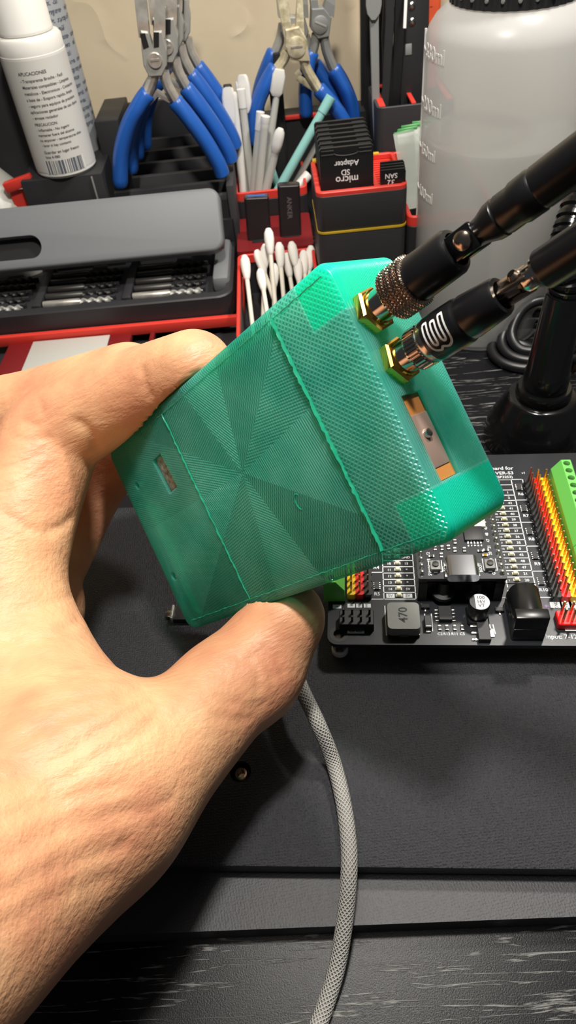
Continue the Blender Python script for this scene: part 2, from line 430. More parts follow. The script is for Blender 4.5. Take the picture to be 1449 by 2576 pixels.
def frames_along(pts):
    pts = [Vector(p) for p in pts]; out = []
    t0 = (pts[1] - pts[0]).normalized()
    ref = Vector((0, 0, 1)) if abs(t0.z) < 0.9 else Vector((1, 0, 0))
    x = (ref - t0 * ref.dot(t0)).normalized()
    for i, p in enumerate(pts):
        t = (pts[min(i + 1, len(pts) - 1)] - pts[max(i - 1, 0)]).normalized()
        x = (x - t * x.dot(t)).normalized(); out.append((p, x, t.cross(x), t))
    return out

def tube_vf(pts, r, seg=12):
    if not hasattr(r, '__len__'): r = [r] * len(pts)
    loops = []
    for (p, x, y, t), q in zip(frames_along(pts), r):
        qx, qy = (q if hasattr(q, '__len__') else (q, q))
        loops.append([tuple(p + x * (qx * math.cos(2 * math.pi * i / seg)) + y * (qy * math.sin(2 * math.pi * i / seg))) for i in range(seg)])
    return loft_vf(loops)

def catmull(P, n=8):
    P = [Vector(p) for p in P]; out = []
    for i in range(len(P) - 1):
        a, b_, c, d = P[max(i - 1, 0)], P[i], P[i + 1], P[min(i + 2, len(P) - 1)]
        for k in range(n):
            t = k / n
            out.append(0.5 * ((2 * b_) + (c - a) * t + (2 * a - 5 * b_ + 4 * c - d) * t * t + (3 * b_ - a - 3 * c + d) * t ** 3))
    out.append(P[-1]); return out

def lerp_list(v, n):
    """resample list v to n values"""
    return [v[min(int(k * (len(v) - 1) / (n - 1)), len(v) - 2)] * (1 - ((k * (len(v) - 1) / (n - 1)) - min(int(k * (len(v) - 1) / (n - 1)), len(v) - 2)))
            + v[min(int(k * (len(v) - 1) / (n - 1)), len(v) - 2) + 1] * ((k * (len(v) - 1) / (n - 1)) - min(int(k * (len(v) - 1) / (n - 1)), len(v) - 2)) for k in range(n)]

_TXT = {}
def text_vf(t, size, align='CENTER', thick=0.0):
    k = (t, size, align, thick)
    if k in _TXT: return _TXT[k]
    c = bpy.data.curves.new('lettering', 'FONT'); c.body = t; c.size = size; c.align_x = align; c.align_y = 'CENTER'; c.resolution_u = 3; c.extrude = thick
    c.offset = size * 0.012
    o = bpy.data.objects.new('lettering', c); COL.objects.link(o)
    dg = bpy.context.evaluated_depsgraph_get()
    me = bpy.data.meshes.new_from_object(o.evaluated_get(dg))
    r = ([v.co.copy() for v in me.vertices], [tuple(p.vertices) for p in me.polygons])
    bpy.data.objects.remove(o); bpy.data.curves.remove(c); bpy.data.meshes.remove(me)
    _TXT[k] = r; return r

def wrap_vf(vf, r, a0):
    """bend flat x,y geometry round a vertical cylinder of radius r, x=0 at angle a0 (radians)"""
    vs, fs = vf
    return [(r * math.cos(a0 + v[0] / r), r * math.sin(a0 + v[0] / r), v[1]) for v in vs], fs

def tag(o, label, cat, group=None, kind=None):
    if label: o['label'] = label
    if cat: o['category'] = cat
    if group: o['group'] = group
    if kind: o['kind'] = kind
    return o

def thing(name, label, cat, Mx=None, group=None):
    o = bpy.data.objects.new(name, None); COL.objects.link(o)
    o.empty_display_size = 0.01
    Mx = Mx or _I()
    ms = Mx.copy(); ms.translation = Mx.translation * S
    o.matrix_world = ms
    ROOT[o.name] = Mx.copy()
    return tag(o, label, cat, group)

def dup(root, Mx, label, group=None):
    r = root.copy(); COL.objects.link(r)
    ms = Mx.copy(); ms.translation = Mx.translation * S
    r.matrix_world = ms; ROOT[r.name] = Mx.copy()
    r['label'] = label
    if group: r['group'] = group
    for ch in list(root.children):
        c = ch.copy(); COL.objects.link(c); c.parent = r; ROOT[c.name] = Mx.copy()
        for g in ch.children:
            d = g.copy(); COL.objects.link(d); d.parent = c; ROOT[d.name] = Mx.copy()
    return r

# ================================================================== setting
w = MB(); w.box(3000, 12, 2200, T(0, 487, -740) @ RZ(-3)).build('wall_back', 'wall'); tag(bpy.data.objects['wall_back'], 'beige textured plaster wall behind the desk organisers', 'wall', kind='structure')
fl_ = MB(); fl_.box(3000, 2600, 20, T(0, -700, -760)); tag(fl_.build('floor', 'darkgap'), 'dark room floor below the desk', 'floor', kind='structure')
dkr = thing('desk', 'black wood grain desk top under everything', 'desk')
dk = MB(); dk.box(1300, 650, 24, T(0, 102, -24), bev=1.5); dk.build('desk_top', 'desk', dkr, world=False)
for lx_ in (-610, 610):
    for ly_ in (-200, 420):
        dk = MB(); dk.box(45, 45, 716, T(lx_, ly_, -740)); dk.build('leg', 'satin', dkr, world=False)

# raised platform the circuit board stands on
a, b_ = at(500, 2178, z=13), at(1449, 2188, z=13)
PYAW = math.degrees(math.atan2(b_.y - a.y, b_.x - a.x))
PF = frame(a + (b_ - a) * 0.4, x=(b_ - a), z=(0, 0, 1)); PF.translation = Vector((PF.translation.x, PF.translation.y, 0))
plat = thing('platform', 'raised black leather textured panel under the circuit board', 'panel', PF)
SCR = PF.inverted() @ at(605, 1941, z=13)
outer = [(-190, 0), (190, 0), (190, 126), (-190, 126)]
mb = MB()
# top plate with a real screw hole: ring of quads around the hole
hole = [(SCR.x + 3.0 * math.cos(2 * math.pi * i / 24), SCR.y + 3.0 * math.sin(2 * math.pi * i / 24)) for i in range(24)]
bm = bmesh.new(); mb.box(380, 126, 4.5, T(0, 63, 8.5), bev=0.5)
sl = mb.build('slab', 'platform', plat, world=False)
bm.free()
ct = MB(); ct.cyl(2.9, 9, T(SCR.x, SCR.y, 9.2)); cto = ct.build('cutter', 'black')
def apply_mods(o):
    dg = bpy.context.evaluated_depsgraph_get()
    me = bpy.data.meshes.new_from_object(o.evaluated_get(dg))
    old = o.data; o.modifiers.clear(); o.data = me; me.name = o.name
    bpy.data.meshes.remove(old)
def cut(o, cutters):
    for c in cutters:
        c.matrix_world = o.matrix_world if o.parent is None else o.parent.matrix_world
        md = o.modifiers.new('b', 'BOOLEAN'); md.operation = 'DIFFERENCE'; md.object = c; md.solver = 'EXACT'
    bpy.context.view_layer.update()
    apply_mods(o)
    for c in cutters: bpy.data.objects.remove(c)
cut(sl, [cto])
s_ = MB(); s_.lathe([(0, 0), (2.2, 0), (2.2, 2.2), (1.6, 2.6), (1.1, 2.5), (1.0, 1.2), (0, 1.2)], T(SCR.x, SCR.y, 9.3), 20).build('screw', 'chromebronze', plat, world=False)
fe = MB(); fe.box(360, 110, 8.5, T(0, 66, 0)); fe.build('base_frame', 'darkgap', plat, world=False)

lf0, lf1 = at(540, 2342, z=7), at(1449, 2306, z=7)
LF = frame(lf0, x=(lf1 - lf0), z=(0, 0, 1)); LF.translation = Vector((LF.translation.x, LF.translation.y, 0))
mb = MB()
e0, e1 = at(200, 2178, z=4), at(1449, 2188, z=4)
li = LF.inverted()
p0, p1 = li @ at(300, 2188, z=7), li @ at(1449, 2196, z=7)
sl_ = (p1.y - p0.y) / (p1.x - p0.x)
x0, x1 = -130, 150
q = [(x0, 0), (x1, 0), (x1, p0.y + sl_ * (x1 - p0.x)), (x0, p0.y + sl_ * (x0 - p0.x))]
mb.add(prism_vf(q, 0.0, 7.0), LF)
o = mb.build('strip', 'ledge'); tag(o, 'low matt black strip along the front of the raised panel', 'strip')

# ================================================================== green device
DR = Matrix(((0.63165, -0.30707, -0.71185), (-0.35812, 0.69880, -0.61922), (0.68758, 0.64605, 0.33143)))
DM = DR.to_4x4(); DM.translation = Vector((-10.02, 116.08, 86.39))
dev = thing('electronics_case', 'translucent green 3D printed electronics case with two black antennas held in the hand', 'device', DM)
def dl(x, y, axis, val):
    """photo pixel -> point in the device frame on the plane axis=val"""
    inv = DM.inverted(); a = inv @ CP; q = inv.to_3x3() @ (at(x, y, d=100) - CP)
    return a + q * ((val - a[axis]) / q[axis])
HL, HW, DT = 48.3, 28.0, 21.6
def L3(P, z): return [(x, y, z) for x, y in P]
rr = lambda ins, rad: rrect(2 * HL - 2 * ins, 2 * HW - 2 * ins, rad, 6)
loops = [L3(rr(1.6, 2.4), -DT), L3(rr(.5, 3.2), -DT + .5), L3(rr(0, 3.6), -DT + 1.6), L3(rr(0, 3.6), -1.8), L3(rr(.5, 3.2), -.6), L3(rr(1.7, 2.4), 0)]
mb = MB(); mb.add(loft_vf(loops), None, True)
shell = mb.build('shell', 'green', dev, world=False, angle=50)
sc_ = [dl(1015, 992, 0, HL), dl(1063, 980, 0, HL), dl(1155, 1192, 0, HL), dl(1103, 1212, 0, HL)]
sy0, sy1 = (sc_[2].y + sc_[3].y) / 2, (sc_[0].y + sc_[1].y) / 2
sz0, sz1 = -9.7, -3.2
c1 = MB(); c1.box(6, sy1 - sy0, sz1 - sz0, T(HL + .4, (sy0 + sy1) / 2, sz0)); c1 = c1.build('c', 'black')
b1, b2, ch = dl(345, 1222, 2, 0), dl(437, 1450, 2, 0), dl(414, 1192, 2, 0)
c2 = MB(); c2.cyl(1.0, 3, T(b1.x, b1.y, -1.6)); c2 = c2.build('c', 'black')
c3 = MB(); c3.cyl(1.25, 3, T(b2.x, b2.y, -1.6)); c3 = c3.build('c', 'black')
c4 = MB(); c4.box(4.8, 9.8, 3, T(ch.x, ch.y, -1.5) @ RZ(4)); c4 = c4.build('c', 'black')
cut(shell, [c1, c2, c3, c4])
shell.data.polygons.foreach_set('use_smooth', [True] * len(shell.data.polygons)); shell.data.set_sharp_from_angle(angle=R_(38))
# bits seen in the end slot
sl = MB(); sl.box(1.2, sy1 - sy0 - .2, sz1 - sz0 - .2, T(HL - 1.5, (sy0 + sy1) / 2, sz0 + .1)); slot = sl.build('slot_board', 'brownpcb', dev, world=False); tag(slot, 'brown bare board seen through the end slot', None)
gc = MB(); gc.box(.8, (sy1 - sy0) * .62, sz1 - sz0 - .9, T(HL - 1.05, sy0 + (sy1 - sy0) * .46, sz0 + .3), bev=.25); gco = gc.build('shield', 'greycan', slot, world=False)
kb = MB(); kb.lathe([(0, 0), (.95, 0), (1.0, .3), (.8, .8), (0, 1.0)], T(HL - .7, sy0 + (sy1 - sy0) * .53, (sz0 + sz1) / 2 + .2) @ RY(90), 20); kb.build('knob', 'nickel', slot, world=False)
# raised seams on the lid
for nm, xx in (('near', -15.6), ('far', 31.0)):
    mb = MB(); pts = [(xx - .03 * y * .6, y, 0.02) for y in np.linspace(-25.2, 25.2, 64)]
    pts = [(p[0] + random.uniform(-.12, .12), p[1], p[2] + random.uniform(-.05, .12)) for p in pts]
    mb.tube(pts, [(random.uniform(.5, .95), random.uniform(.16, .3)) if nm == 'far' else (random.uniform(.15, .4), random.uniform(.1, .22)) for _ in pts], 8)
    mb.build('seam_ridge', 'greenridge', dev, world=False)
for yy in (-25.3, 25.3):
    mb = MB(); pts = [(x, yy + random.uniform(-.1, .1), random.uniform(-.02, .1)) for x in np.linspace(-44, 46, 110)]
    mb.tube(pts, [random.uniform(.06, .16) for _ in pts], 6); mb.build('edge_ridge', 'greenridge', dev, world=False)
# solid corner posts under the lid at the antenna end and inner boards
for yy in (22.6, -22.6):
    mb = MB(); mb.box(7.5, 8.5, 8, T(42.8, yy, -8.4), bev=1.2); mb.build('corner_post', 'greensolid', dev, world=False)
mb = MB(); mb.box(88, 50, 1.6, T(-1.5, 0, -10.0), bev=.3); ib = mb.build('inner_board', 'board_inside', dev, world=False)
mb = MB(); mb.box(42, 44, 6, T(8, 0, -8.4), bev=.5); mb.build('inner_battery', 'battery', dev, world=False)
mb = MB(); mb.box(10, 7, 3, T(-24.5, 2.4, -4.4), bev=.3); mb.build('inner_connector', 'redblock', dev, world=False)
mb = MB(); mb.box(4.6, 9.6, .8, T(ch.x, ch.y, -1.7) @ RZ(4), bev=.15); mb.build('inner_chip', 'labelchip', dev, world=False)
mb = MB(); mb.box(15, 22, 2.4, T(-27.0, -14.0, -4.0), bev=.4); mb.build('inner_screen', 'blueglass', dev, world=False)
mb = MB(); mb.lathe([(0, 0), (.6, 0), (.7, .5), (.3, .8), (0, .8)], T(b1.x, b1.y, -1.5), 14); mb.build('screw', 'nickel', dev, world=False)
mb = MB(); mb.lathe([(0, 0), (.8, 0), (.9, .5), (.4, .8), (0, .8)], T(b2.x, b2.y, -1.5), 14); mb.build('screw', 'nickel', dev, world=False)
mb = MB(); bb = dl(752, 1262, 2, 0)
mb.tube([(bb.x + 1.0 * math.cos(a), bb.y + 1.8 * math.sin(a), .03) for a in np.linspace(.8, 4.6, 12)], [.05] + [.16] * 10 + [.05], 6); mb.build('blemish', 'greenridge', dev, world=False)

mb = MB(); lo_ = lambda ins, z, r_=2.6: [(x, y, z) for x, y in rrect(2 * HL - 2 * ins, 2 * HW - 2 * ins, r_, 6)]
mb.add(loft_vf([lo_(3.4, -2.6), lo_(2.4, -2.6), lo_(2.4, -20.4), lo_(3.4, -19.6)], cap0=False, cap1=True)); mb.build('inner_wall', 'greeninner', dev, world=False)
# antennas, screwed on to the end face
def knurled(r, h, n, diamond):
    """knurled barrel; diamond knurl or straight ribs"""
    loops = []; seg = n * 4; rows = 40 if diamond else 10
    for k in range(rows + 1):
        z = h * k / rows; ed = 0.0 if 0 < k < rows else -0.45
        lp = []
        for i in range(seg):
            a = 2 * math.pi * i / seg
            if diamond:
                q = abs(math.sin((a * n + z * 8.5) / 2)) * abs(math.sin((a * n - z * 8.5) / 2)); dr = -0.25 + 0.42 * q
            else:
                dr = (0.0 if i % 4 < 3 else -0.3) if 1 < k < rows - 1 else -.1
            lp.append(((r + dr + ed) * math.cos(a), (r + dr + ed) * math.sin(a), z))
        loops.append(lp)
    return loft_vf(loops)
def hexnut(r, h):
    P = [(r * math.cos(R_(60 * i + 12)), r * math.sin(R_(60 * i + 12))) for i in range(6)]
    L = lambda k, z: [(x * k, y * k, z) for x, y in P]
    return loft_vf([L(1, 0), L(1, h * .8), L(.9, h)])
def antenna(px_, kind):
    n = dl(px_[0], px_[1], 0, HL)
    F = T(HL, n.y, n.z) @ RY(90)
    cl = (F.inverted() @ (DM.inverted() @ CP)); th = math.atan2(cl.y, cl.x); thd = math.degrees(th)           # local z along the antenna
    root = MB(); root.add(hexnut(4.5, 1.9), F)
    root.add(lathe_vf([(0, 1.9), (3.5, 1.9), (3.4, 2.3), (2.0, 2.3), (0, 2.3)], 24), F)
    an = root.build('antenna', 'brass', dev, world=False)
    if kind == 1:
        MB().lathe([(0, 2.2), (3.1, 2.2), (3.1, 6.4), (0, 6.4)], F, 32).build('connector_barrel', 'chrome', an, world=False)
        k = MB(); k.add(knurled(4.7, 5.4, 44, True), F @ T(0, 0, 6.0), False); k.build('knurled_collar', 'chromebronze', an, world=False)
        MB().lathe([(0, 11.2), (4.1, 11.2), (4.15, 12), (3.95, 19.4), (3.6, 20.1), (2.9, 20.3), (2.8, 19.0), (0, 19.0)], F, 40).build('sleeve', 'satin', an, world=False)
        hz = 19.2
        h = MB()
        for sx in (-1, 1): h.box(1.3, 4.4, 5.8, F @ RZ(thd - 10) @ T(sx * 1.75, 0, hz), bev=.4)
        h.build('hinge_fork', 'gloss', an, world=False)
        MB().lathe([(0, 0), (1.4, 0), (1.6, .4), (1.5, 1.0), (.9, 1.5), (0, 1.6)], F @ RZ(thd - 10) @ T(2.2, 0, hz + 4.0) @ RY(90), 20).build('hinge_pin', 'chromebronze', an, world=False)
        F2 = F @ T(0, 0, 23.2)
        w_ = MB()
        w_.lathe([(0, 0), (1.9, 0), (2.3, 2.4), (3.0, 4.2), (3.15, 5.6), (3.0, 5.8), (3.0, 6.1), (3.15, 6.3), (3.1, 8.6), (3.35, 9.2), (3.4, 12.0), (3.2, 12.4), (3.3, 12.8), (3.25, 62), (2.9, 64), (0, 64.3)], F2, 36)
        w_.box(2.0, 3.4, 5, F @ RZ(thd - 10) @ T(0, 0, hz + 2.2), bev=.4)
        w_.build('whip', 'satin', an, world=False)
    else:
        MB().lathe([(0, 2.2), (3.1, 2.2), (3.1, 5.0), (0, 5.0)], F, 32).build('connector_barrel', 'chrome', an, world=False)
        k = MB(); k.add(knurled(3.95, 3.6, 34, False), F @ T(0, 0, 4.6), False); k.build('ribbed_collar', 'chrome', an, world=False)
        MB().lathe([(0, 8.1), (3.9, 8.1), (4.0, 8.4), (4.0, 9.2), (3.7, 9.4), (0, 9.4)], F, 32).build('collar_ring', 'nickel', an, world=False)
        sl = MB().lathe([(0, 9.2), (4.05, 9.2), (4.15, 9.6), (4.1, 15.4), (3.95, 15.9), (3.75, 16.3), (3.75, 16.6), (3.9, 16.9), (3.35, 22.9), (3.1, 23.4), (2.4, 23.5), (2.3, 22.2), (0, 22.2)], F, 40).build('sleeve', 'satin', an, world=False)
        # white looping emblem wrapped on the sleeve
        em = MB(); rr_ = 4.2
        stroke = [(0, 5.4), (0, 1.2), (.25, .35), (.9, 0), (1.55, .35), (1.8, 1.2), (1.8, 4.2), (2.05, 5.05), (2.7, 5.4), (3.35, 5.05), (3.6, 4.2), (3.6, 1.2)]
        def on(u_, v_, up=0.0, th0=0.0):
            a = th0 + u_ / rr_; return ((rr_ + up) * math.cos(a), (rr_ + up) * math.sin(a), v_)
        def emblem(th0, z0, sc):
            # an outlined "m"-like double loop: two U strokes with an outline each
            def ribbon(P, wd):
                P = catmull([(p[0], p[1], 0) for p in P], 5)
                vs, fs = [], []
                for i, p in enumerate(P):
                    t = (P[min(i + 1, len(P) - 1)] - P[max(i - 1, 0)]).normalized(); nn = Vector((-t.y, t.x, 0))
                    for sgn in (1, -1):
                        qq = p + nn * (wd * sgn / 2); vs.append(on(qq.x * sc * 1.22, z0 + qq.y * sc * .86, .03, th0))
                for i in range(len(P) - 1): fs.append((2 * i, 2 * i + 1, 2 * i + 3, 2 * i + 2))
                return vs, fs
            out = []
            for off in (-.62, .62):
                pass
            path = [(0, 0), (2.6, 0), (3.5, .25), (3.9, 1.0), (3.5, 1.75), (2.6, 2.0), (.6, 2.0)]
            path2 = [(2.6, 2.0), (3.5, 2.25), (3.9, 3.0), (3.5, 3.75), (2.6, 4.0), (0, 4.0)]
            full = [(0, -.5), (2.7, -.5), (3.9, -.1), (4.4, 1.0), (4.05, 1.75), (4.4, 2.6), (4.4, 3.2), (3.9, 4.1), (2.7, 4.5), (0, 4.5), (-.25, 4.25), (-.25, 3.75), (0, 3.5), (2.6, 3.5), (3.25, 3.35), (3.4, 3.0), (3.25, 2.65), (2.6, 2.5), (.4, 2.5), (.1, 2.25), (.1, 1.75), (.4, 1.5), (2.6, 1.5), (3.25, 1.35), (3.4, 1.0), (3.25, .65), (2.6, .5), (0, .5), (-.25, .25), (-.25, -.25), (0, -.5)]
            return ribbon(full, .42)
        # angle on the sleeve that faces the camera
        cl = (F.inverted() @ (DM.inverted() @ CP)); th = math.atan2(cl.y, cl.x)
        ev = emblem(th - .72, 10.6, 1.0)
        em.add(ev, F); em.build('emblem', 'wtext', sl, world=False)
        h = MB(); hz = 22.4
        for sx in (-1, 1): h.box(1.0, 3.0, 6.4, F @ RZ(thd - 55) @ T(sx * 1.3, 0, hz), bev=.35)
        h.box(1.4, 2.2, 4.0, F @ RZ(thd - 55) @ T(0, 0, hz + .2), bev=.3)
        h.build('hinge_fork', 'chromebronze', an, world=False)
        MB().lathe([(0, 0), (1.0, 0), (1.1, .4), (.7, .9), (0, .9)], F @ RZ(thd - 55) @ T(1.7, 0, hz + 4.6) @ RY(90), 18).build('hinge_pin', 'chromebronze', an, world=False)
        MB().lathe([(0, 27.4), (1.6, 27.4), (2.0, 27.9), (2.0, 29.6), (2.5, 29.9), (2.5, 31.0), (0, 31.0)], F, 32).build('whip_ferrule', 'chrome', an, world=False)
        MB().lathe([(0, 30.6), (3.0, 30.6), (3.2, 31.0), (3.2, 92), (2.8, 93.5), (0, 94)], F, 36).build('whip', 'satin', an, world=False)
    return an
antenna((932, 787), 1)
antenna((998, 912), 2)

# ================================================================== hand (one continuous surface)
def hp(x, y, d, r): return (np.array(at(x, y, d=d)), r)
def bez(a, b_, t): return a + (b_ - a) * t
chains = {
 'palm': [([hp(-420, 2440, 106, 24.3), hp(-230, 2320, 117, 24.6), hp(10, 2130, 137, 24.3), hp(190, 1985, 149, 24.5)], 9),
          ([hp(10, 2130, 141, 25), hp(-60, 1830, 163, 23), hp(-55, 1540, 181, 18)], 9),
          ([hp(190, 1985, 149, 24), hp(120, 1780, 164, 17), hp(10, 1560, 180, 15.5)], 9),
          ([hp(230, 1910, 157, 17), hp(300, 1888, 161, 9), hp(212, 1768, 168, 8), hp(110, 1580, 178, 9)], 8),
          ([hp(60, 2090, 150, 21), hp(-120, 1800, 190, 18), hp(-60, 1560, 202, 14)], 8)],
 'thumb': [([hp(190, 1985, 149, 24), hp(350, 1920, 154, 17.0), hp(485, 1820, 160, 13.0), hp(560, 1742, 166, 12.5), hp(632, 1690, 170, 12.5), hp(672, 1628, 172, 11.0), hp(708, 1572, 172, 9.7), hp(721, 1552, 172, 9.3)], 6),
           ([hp(632, 1700, 168, 9.5), hp(668, 1692, 167, 7.6)], 4)],
 'index': [([hp(-20, 1520, 178, 16.5), hp(46, 1315, 185, 14.6), hp(106, 1160, 190, 13.4), hp(140, 1092, 191, 12.8), hp(255, 1022, 187, 11.6), hp(395, 964, 179, 10.2), hp(472, 936, 173, 9.5), hp(494, 927, 171, 9.1)], 5)],
 'middle': [([hp(-130, 1500, 196, 16), hp(-140, 1280, 205, 13.5), hp(-40, 1082, 206, 12), hp(110, 1020, 200, 10.6), hp(245, 975, 192, 9.6), hp(330, 945, 186, 8.8)], 5)],
 'ring': [([hp(20, 1560, 203, 13), hp(130, 1400, 214, 11.5), hp(225, 1230, 222, 10.5), hp(330, 1110, 216, 9.5), hp(430, 1060, 208, 8.6)], 5)],
 'little': [([hp(40, 1640, 200, 11), hp(128, 1540, 205, 9.5), hp(120, 1430, 215, 8.5), hp(150, 1330, 222, 7.5)], 4)],
}
HV = 0.85
allp = [n for ch in chains.values() for c in ch for n in c[0]]
lo = np.min([p - r for p, r in allp], axis=0) - 4; hi = np.max([p + r for p, r in allp], axis=0) + 4
dims = np.ceil((hi - lo) / HV).astype(int)
BIG = 12.0
def fresh(): return np.full(dims, BIG, np.float32)
def smin(a, b_, k):
    h = np.maximum(k - np.abs(a - b_), 0) / k
    return np.minimum(a, b_) - h * h * k * 0.25
def cone_into(phi, p0, r0, p1, r1, k):
    pad = max(r0, r1) + k + 2
    i0 = np.maximum(((np.minimum(p0, p1) - pad - lo) / HV).astype(int), 0); i1 = np.minimum(((np.maximum(p0, p1) + pad - lo) / HV).astype(int) + 1, dims)
    ax = [lo[j] + HV * np.arange(i0[j], i1[j], dtype=np.float32) for j in range(3)]
    X, Y, Z = ax[0][:, None, None] - p0[0], ax[1][None, :, None] - p0[1], ax[2][None, None, :] - p0[2]
    d = p1 - p0; dd = float(d @ d)
    t = np.clip((X * d[0] + Y * d[1] + Z * d[2]) / dd, 0, 1)
    ds = np.sqrt((X - t * d[0]) ** 2 + (Y - t * d[1]) ** 2 + (Z - t * d[2]) ** 2) - (r0 + (r1 - r0) * t)
    sl = tuple(slice(i0[j], i1[j]) for j in range(3))
    phi[sl] = smin(phi[sl], ds.astype(np.float32), k)
def group(name):
    phi = fresh()
    for nodes, k in chains[name]:
        # smooth the joint chain with a spline so that no facets show
        P = catmull([tuple(n[0]) for n in nodes], 4); Rr = catmull([(n[1], 0, 0) for n in nodes], 4)
        for i in range(len(P) - 1):
            cone_into(phi, np.array(P[i]), Rr[i].x, np.array(P[i + 1]), Rr[i + 1].x, 1.0 if name != 'palm' else 2.0)
    return phi
fing = group('index')
for n in ('middle', 'ring', 'little'): fing = smin(fing, group(n), 1.6)
phi = smin(group('palm'), fing, 7.0); del fing
phi = smin(phi, group('thumb'), 5.0)
# the flesh is pressed flat where it touches the case: it never enters the box
Di = np.array(DM.inverted()); gx_ = [lo[j] + HV * np.arange(dims[j], dtype=np.float32) for j in range(3)]
q_ = [Di[r][0] * gx_[0][:, None, None] + Di[r][1] * gx_[1][None, :, None] + Di[r][2] * gx_[2][None, None, :] + Di[r][3] for r in range(3)]
qx_, qy_, qz_ = np.abs(q_[0]) - (HL - 1.5), np.abs(q_[1]) - (HW - 1.5), np.abs(q_[2] + DT / 2) - (DT / 2 - 1.5)
bx_ = np.sqrt(np.maximum(qx_, 0) ** 2 + np.maximum(qy_, 0) ** 2 + np.maximum(qz_, 0) ** 2) + np.minimum(np.maximum(np.maximum(qx_, qy_), qz_), 0) - 1.5
phi = np.maximum(phi, (0.35 - bx_).astype(np.float32)); del bx_, qx_, qy_, qz_, q_

def surface_nets(phi, h, o):
    s = phi < 0
    c = np.zeros(np.array(phi.shape) - 1, np.int8)
    corners = [(i, j, k) for i in (0, 1) for j in (0, 1) for k in (0, 1)]
    n = np.array(phi.shape) - 1
    sub = lambda A, q: A[q[0]:q[0] + n[0], q[1]:q[1] + n[1], q[2]:q[2] + n[2]]
    for q in corners: c += sub(s, q)
    act = np.argwhere((c > 0) & (c < 8))
    idx = np.full(n, -1, np.int32); idx[tuple(act.T)] = np.arange(len(act))
    acc = np.zeros((len(act), 3)); cnt = np.zeros(len(act))
    val = {q: phi[act[:, 0] + q[0], act[:, 1] + q[1], act[:, 2] + q[2]] for q in corners}
    for q in corners:
        for ax in range(3):
            if q[ax]: continue
            q2 = list(q); q2[ax] = 1; q2 = tuple(q2)
            a, b_ = val[q], val[q2]; m_ = (a < 0) != (b_ < 0)
            t = np.where(m_, a / np.where(m_, a - b_, 1), 0)
            p = np.tile(np.array(q, float), (len(act), 1)); p[:, ax] = t
            acc[m_] += p[m_]; cnt[m_] += 1
    V = (act + acc / cnt[:, None]) * h + o
    faces = []
    for ax in range(3):
        u_, v_ = (ax + 1) % 3, (ax + 2) % 3
        sl0 = [slice(1, -1)] * 3; sl0[ax] = slice(0, -1); sl1 = list(sl0); sl1[ax] = slice(1, None)
        sl0[ax] = slice(0, phi.shape[ax] - 1)
        a = s[tuple(sl0)]; b_ = s[tuple(sl1)]
        for flip in (False, True):
            e = np.argwhere((a & ~b_) if not flip else (~a & b_))
            if not len(e): continue
            e = e + np.array([0 if k == ax else 1 for k in range(3)])
            def cell(du, dv):
                q = e.copy(); q[:, u_] -= du; q[:, v_] -= dv; return idx[tuple(q.T)]
            f = np.stack([cell(1, 1), cell(0, 1), cell(0, 0), cell(1, 0)], 1)
            faces.append(f if not flip else f[:, ::-1])
    return V, np.concatenate(faces)
HVt, HF = surface_nets(phi, HV, lo)
# light Laplacian smoothing
edges = np.concatenate([HF[:, [0, 1]], HF[:, [1, 2]], HF[:, [2, 3]], HF[:, [3, 0]]])
def smooth(V, it):
    for _ in range(it):
        acc = np.zeros_like(V); cnt = np.zeros(len(V))
        np.add.at(acc, edges[:, 0], V[edges[:, 1]]); np.add.at(acc, edges[:, 1], V[edges[:, 0]])
        np.add.at(cnt, edges[:, 0], 1); np.add.at(cnt, edges[:, 1], 1)
        V = V * .5 + (acc / cnt[:, None]) * .5
    return V
HVt = smooth(HVt, 4)
def vnormals(V):
    fn = np.cross(V[HF[:, 2]] - V[HF[:, 0]], V[HF[:, 3]] - V[HF[:, 1]])
    vn = np.zeros_like(V)
    for k in range(4): np.add.at(vn, HF[:, k], fn)
    return vn / (np.linalg.norm(vn, axis=1)[:, None] + 1e-12)
# creases at the joints: where the skin folds (found on the surface along photo sight lines)
def on_skin(x, y):
    q = cf + cr * ((x - 724.5) / FP) - cu * ((y - 1288) / FP); q = np.array(q)
    t = np.arange(90, 260, 0.4); P = np.array(CP) + q[None] * t[:, None]
    I = np.round((P - lo) / HV).astype(int); ok = np.all((I >= 0) & (I < dims), axis=1)
    for k in np.where(ok)[0]:
        if phi[tuple(I[k])] < 0: return P[k]
    return None
VN = vnormals(HVt); disp = np.zeros(len(HVt))
def crease(pl, dep, wd):
    pts = []
    for a, b_ in zip(pl[:-1], pl[1:]):
        for t in np.linspace(0, 1, 8, endpoint=False): pts.append(on_skin(a[0] + (b_[0] - a[0]) * t, a[1] + (b_[1] - a[1]) * t))
    for p in pts:
        if p is None: continue
        d2 = ((HVt - p) ** 2).sum(1); near = d2 < (wd * 3.2) ** 2
        disp[near] = np.minimum(disp[near], -dep * np.exp(-d2[near] / wd ** 2))
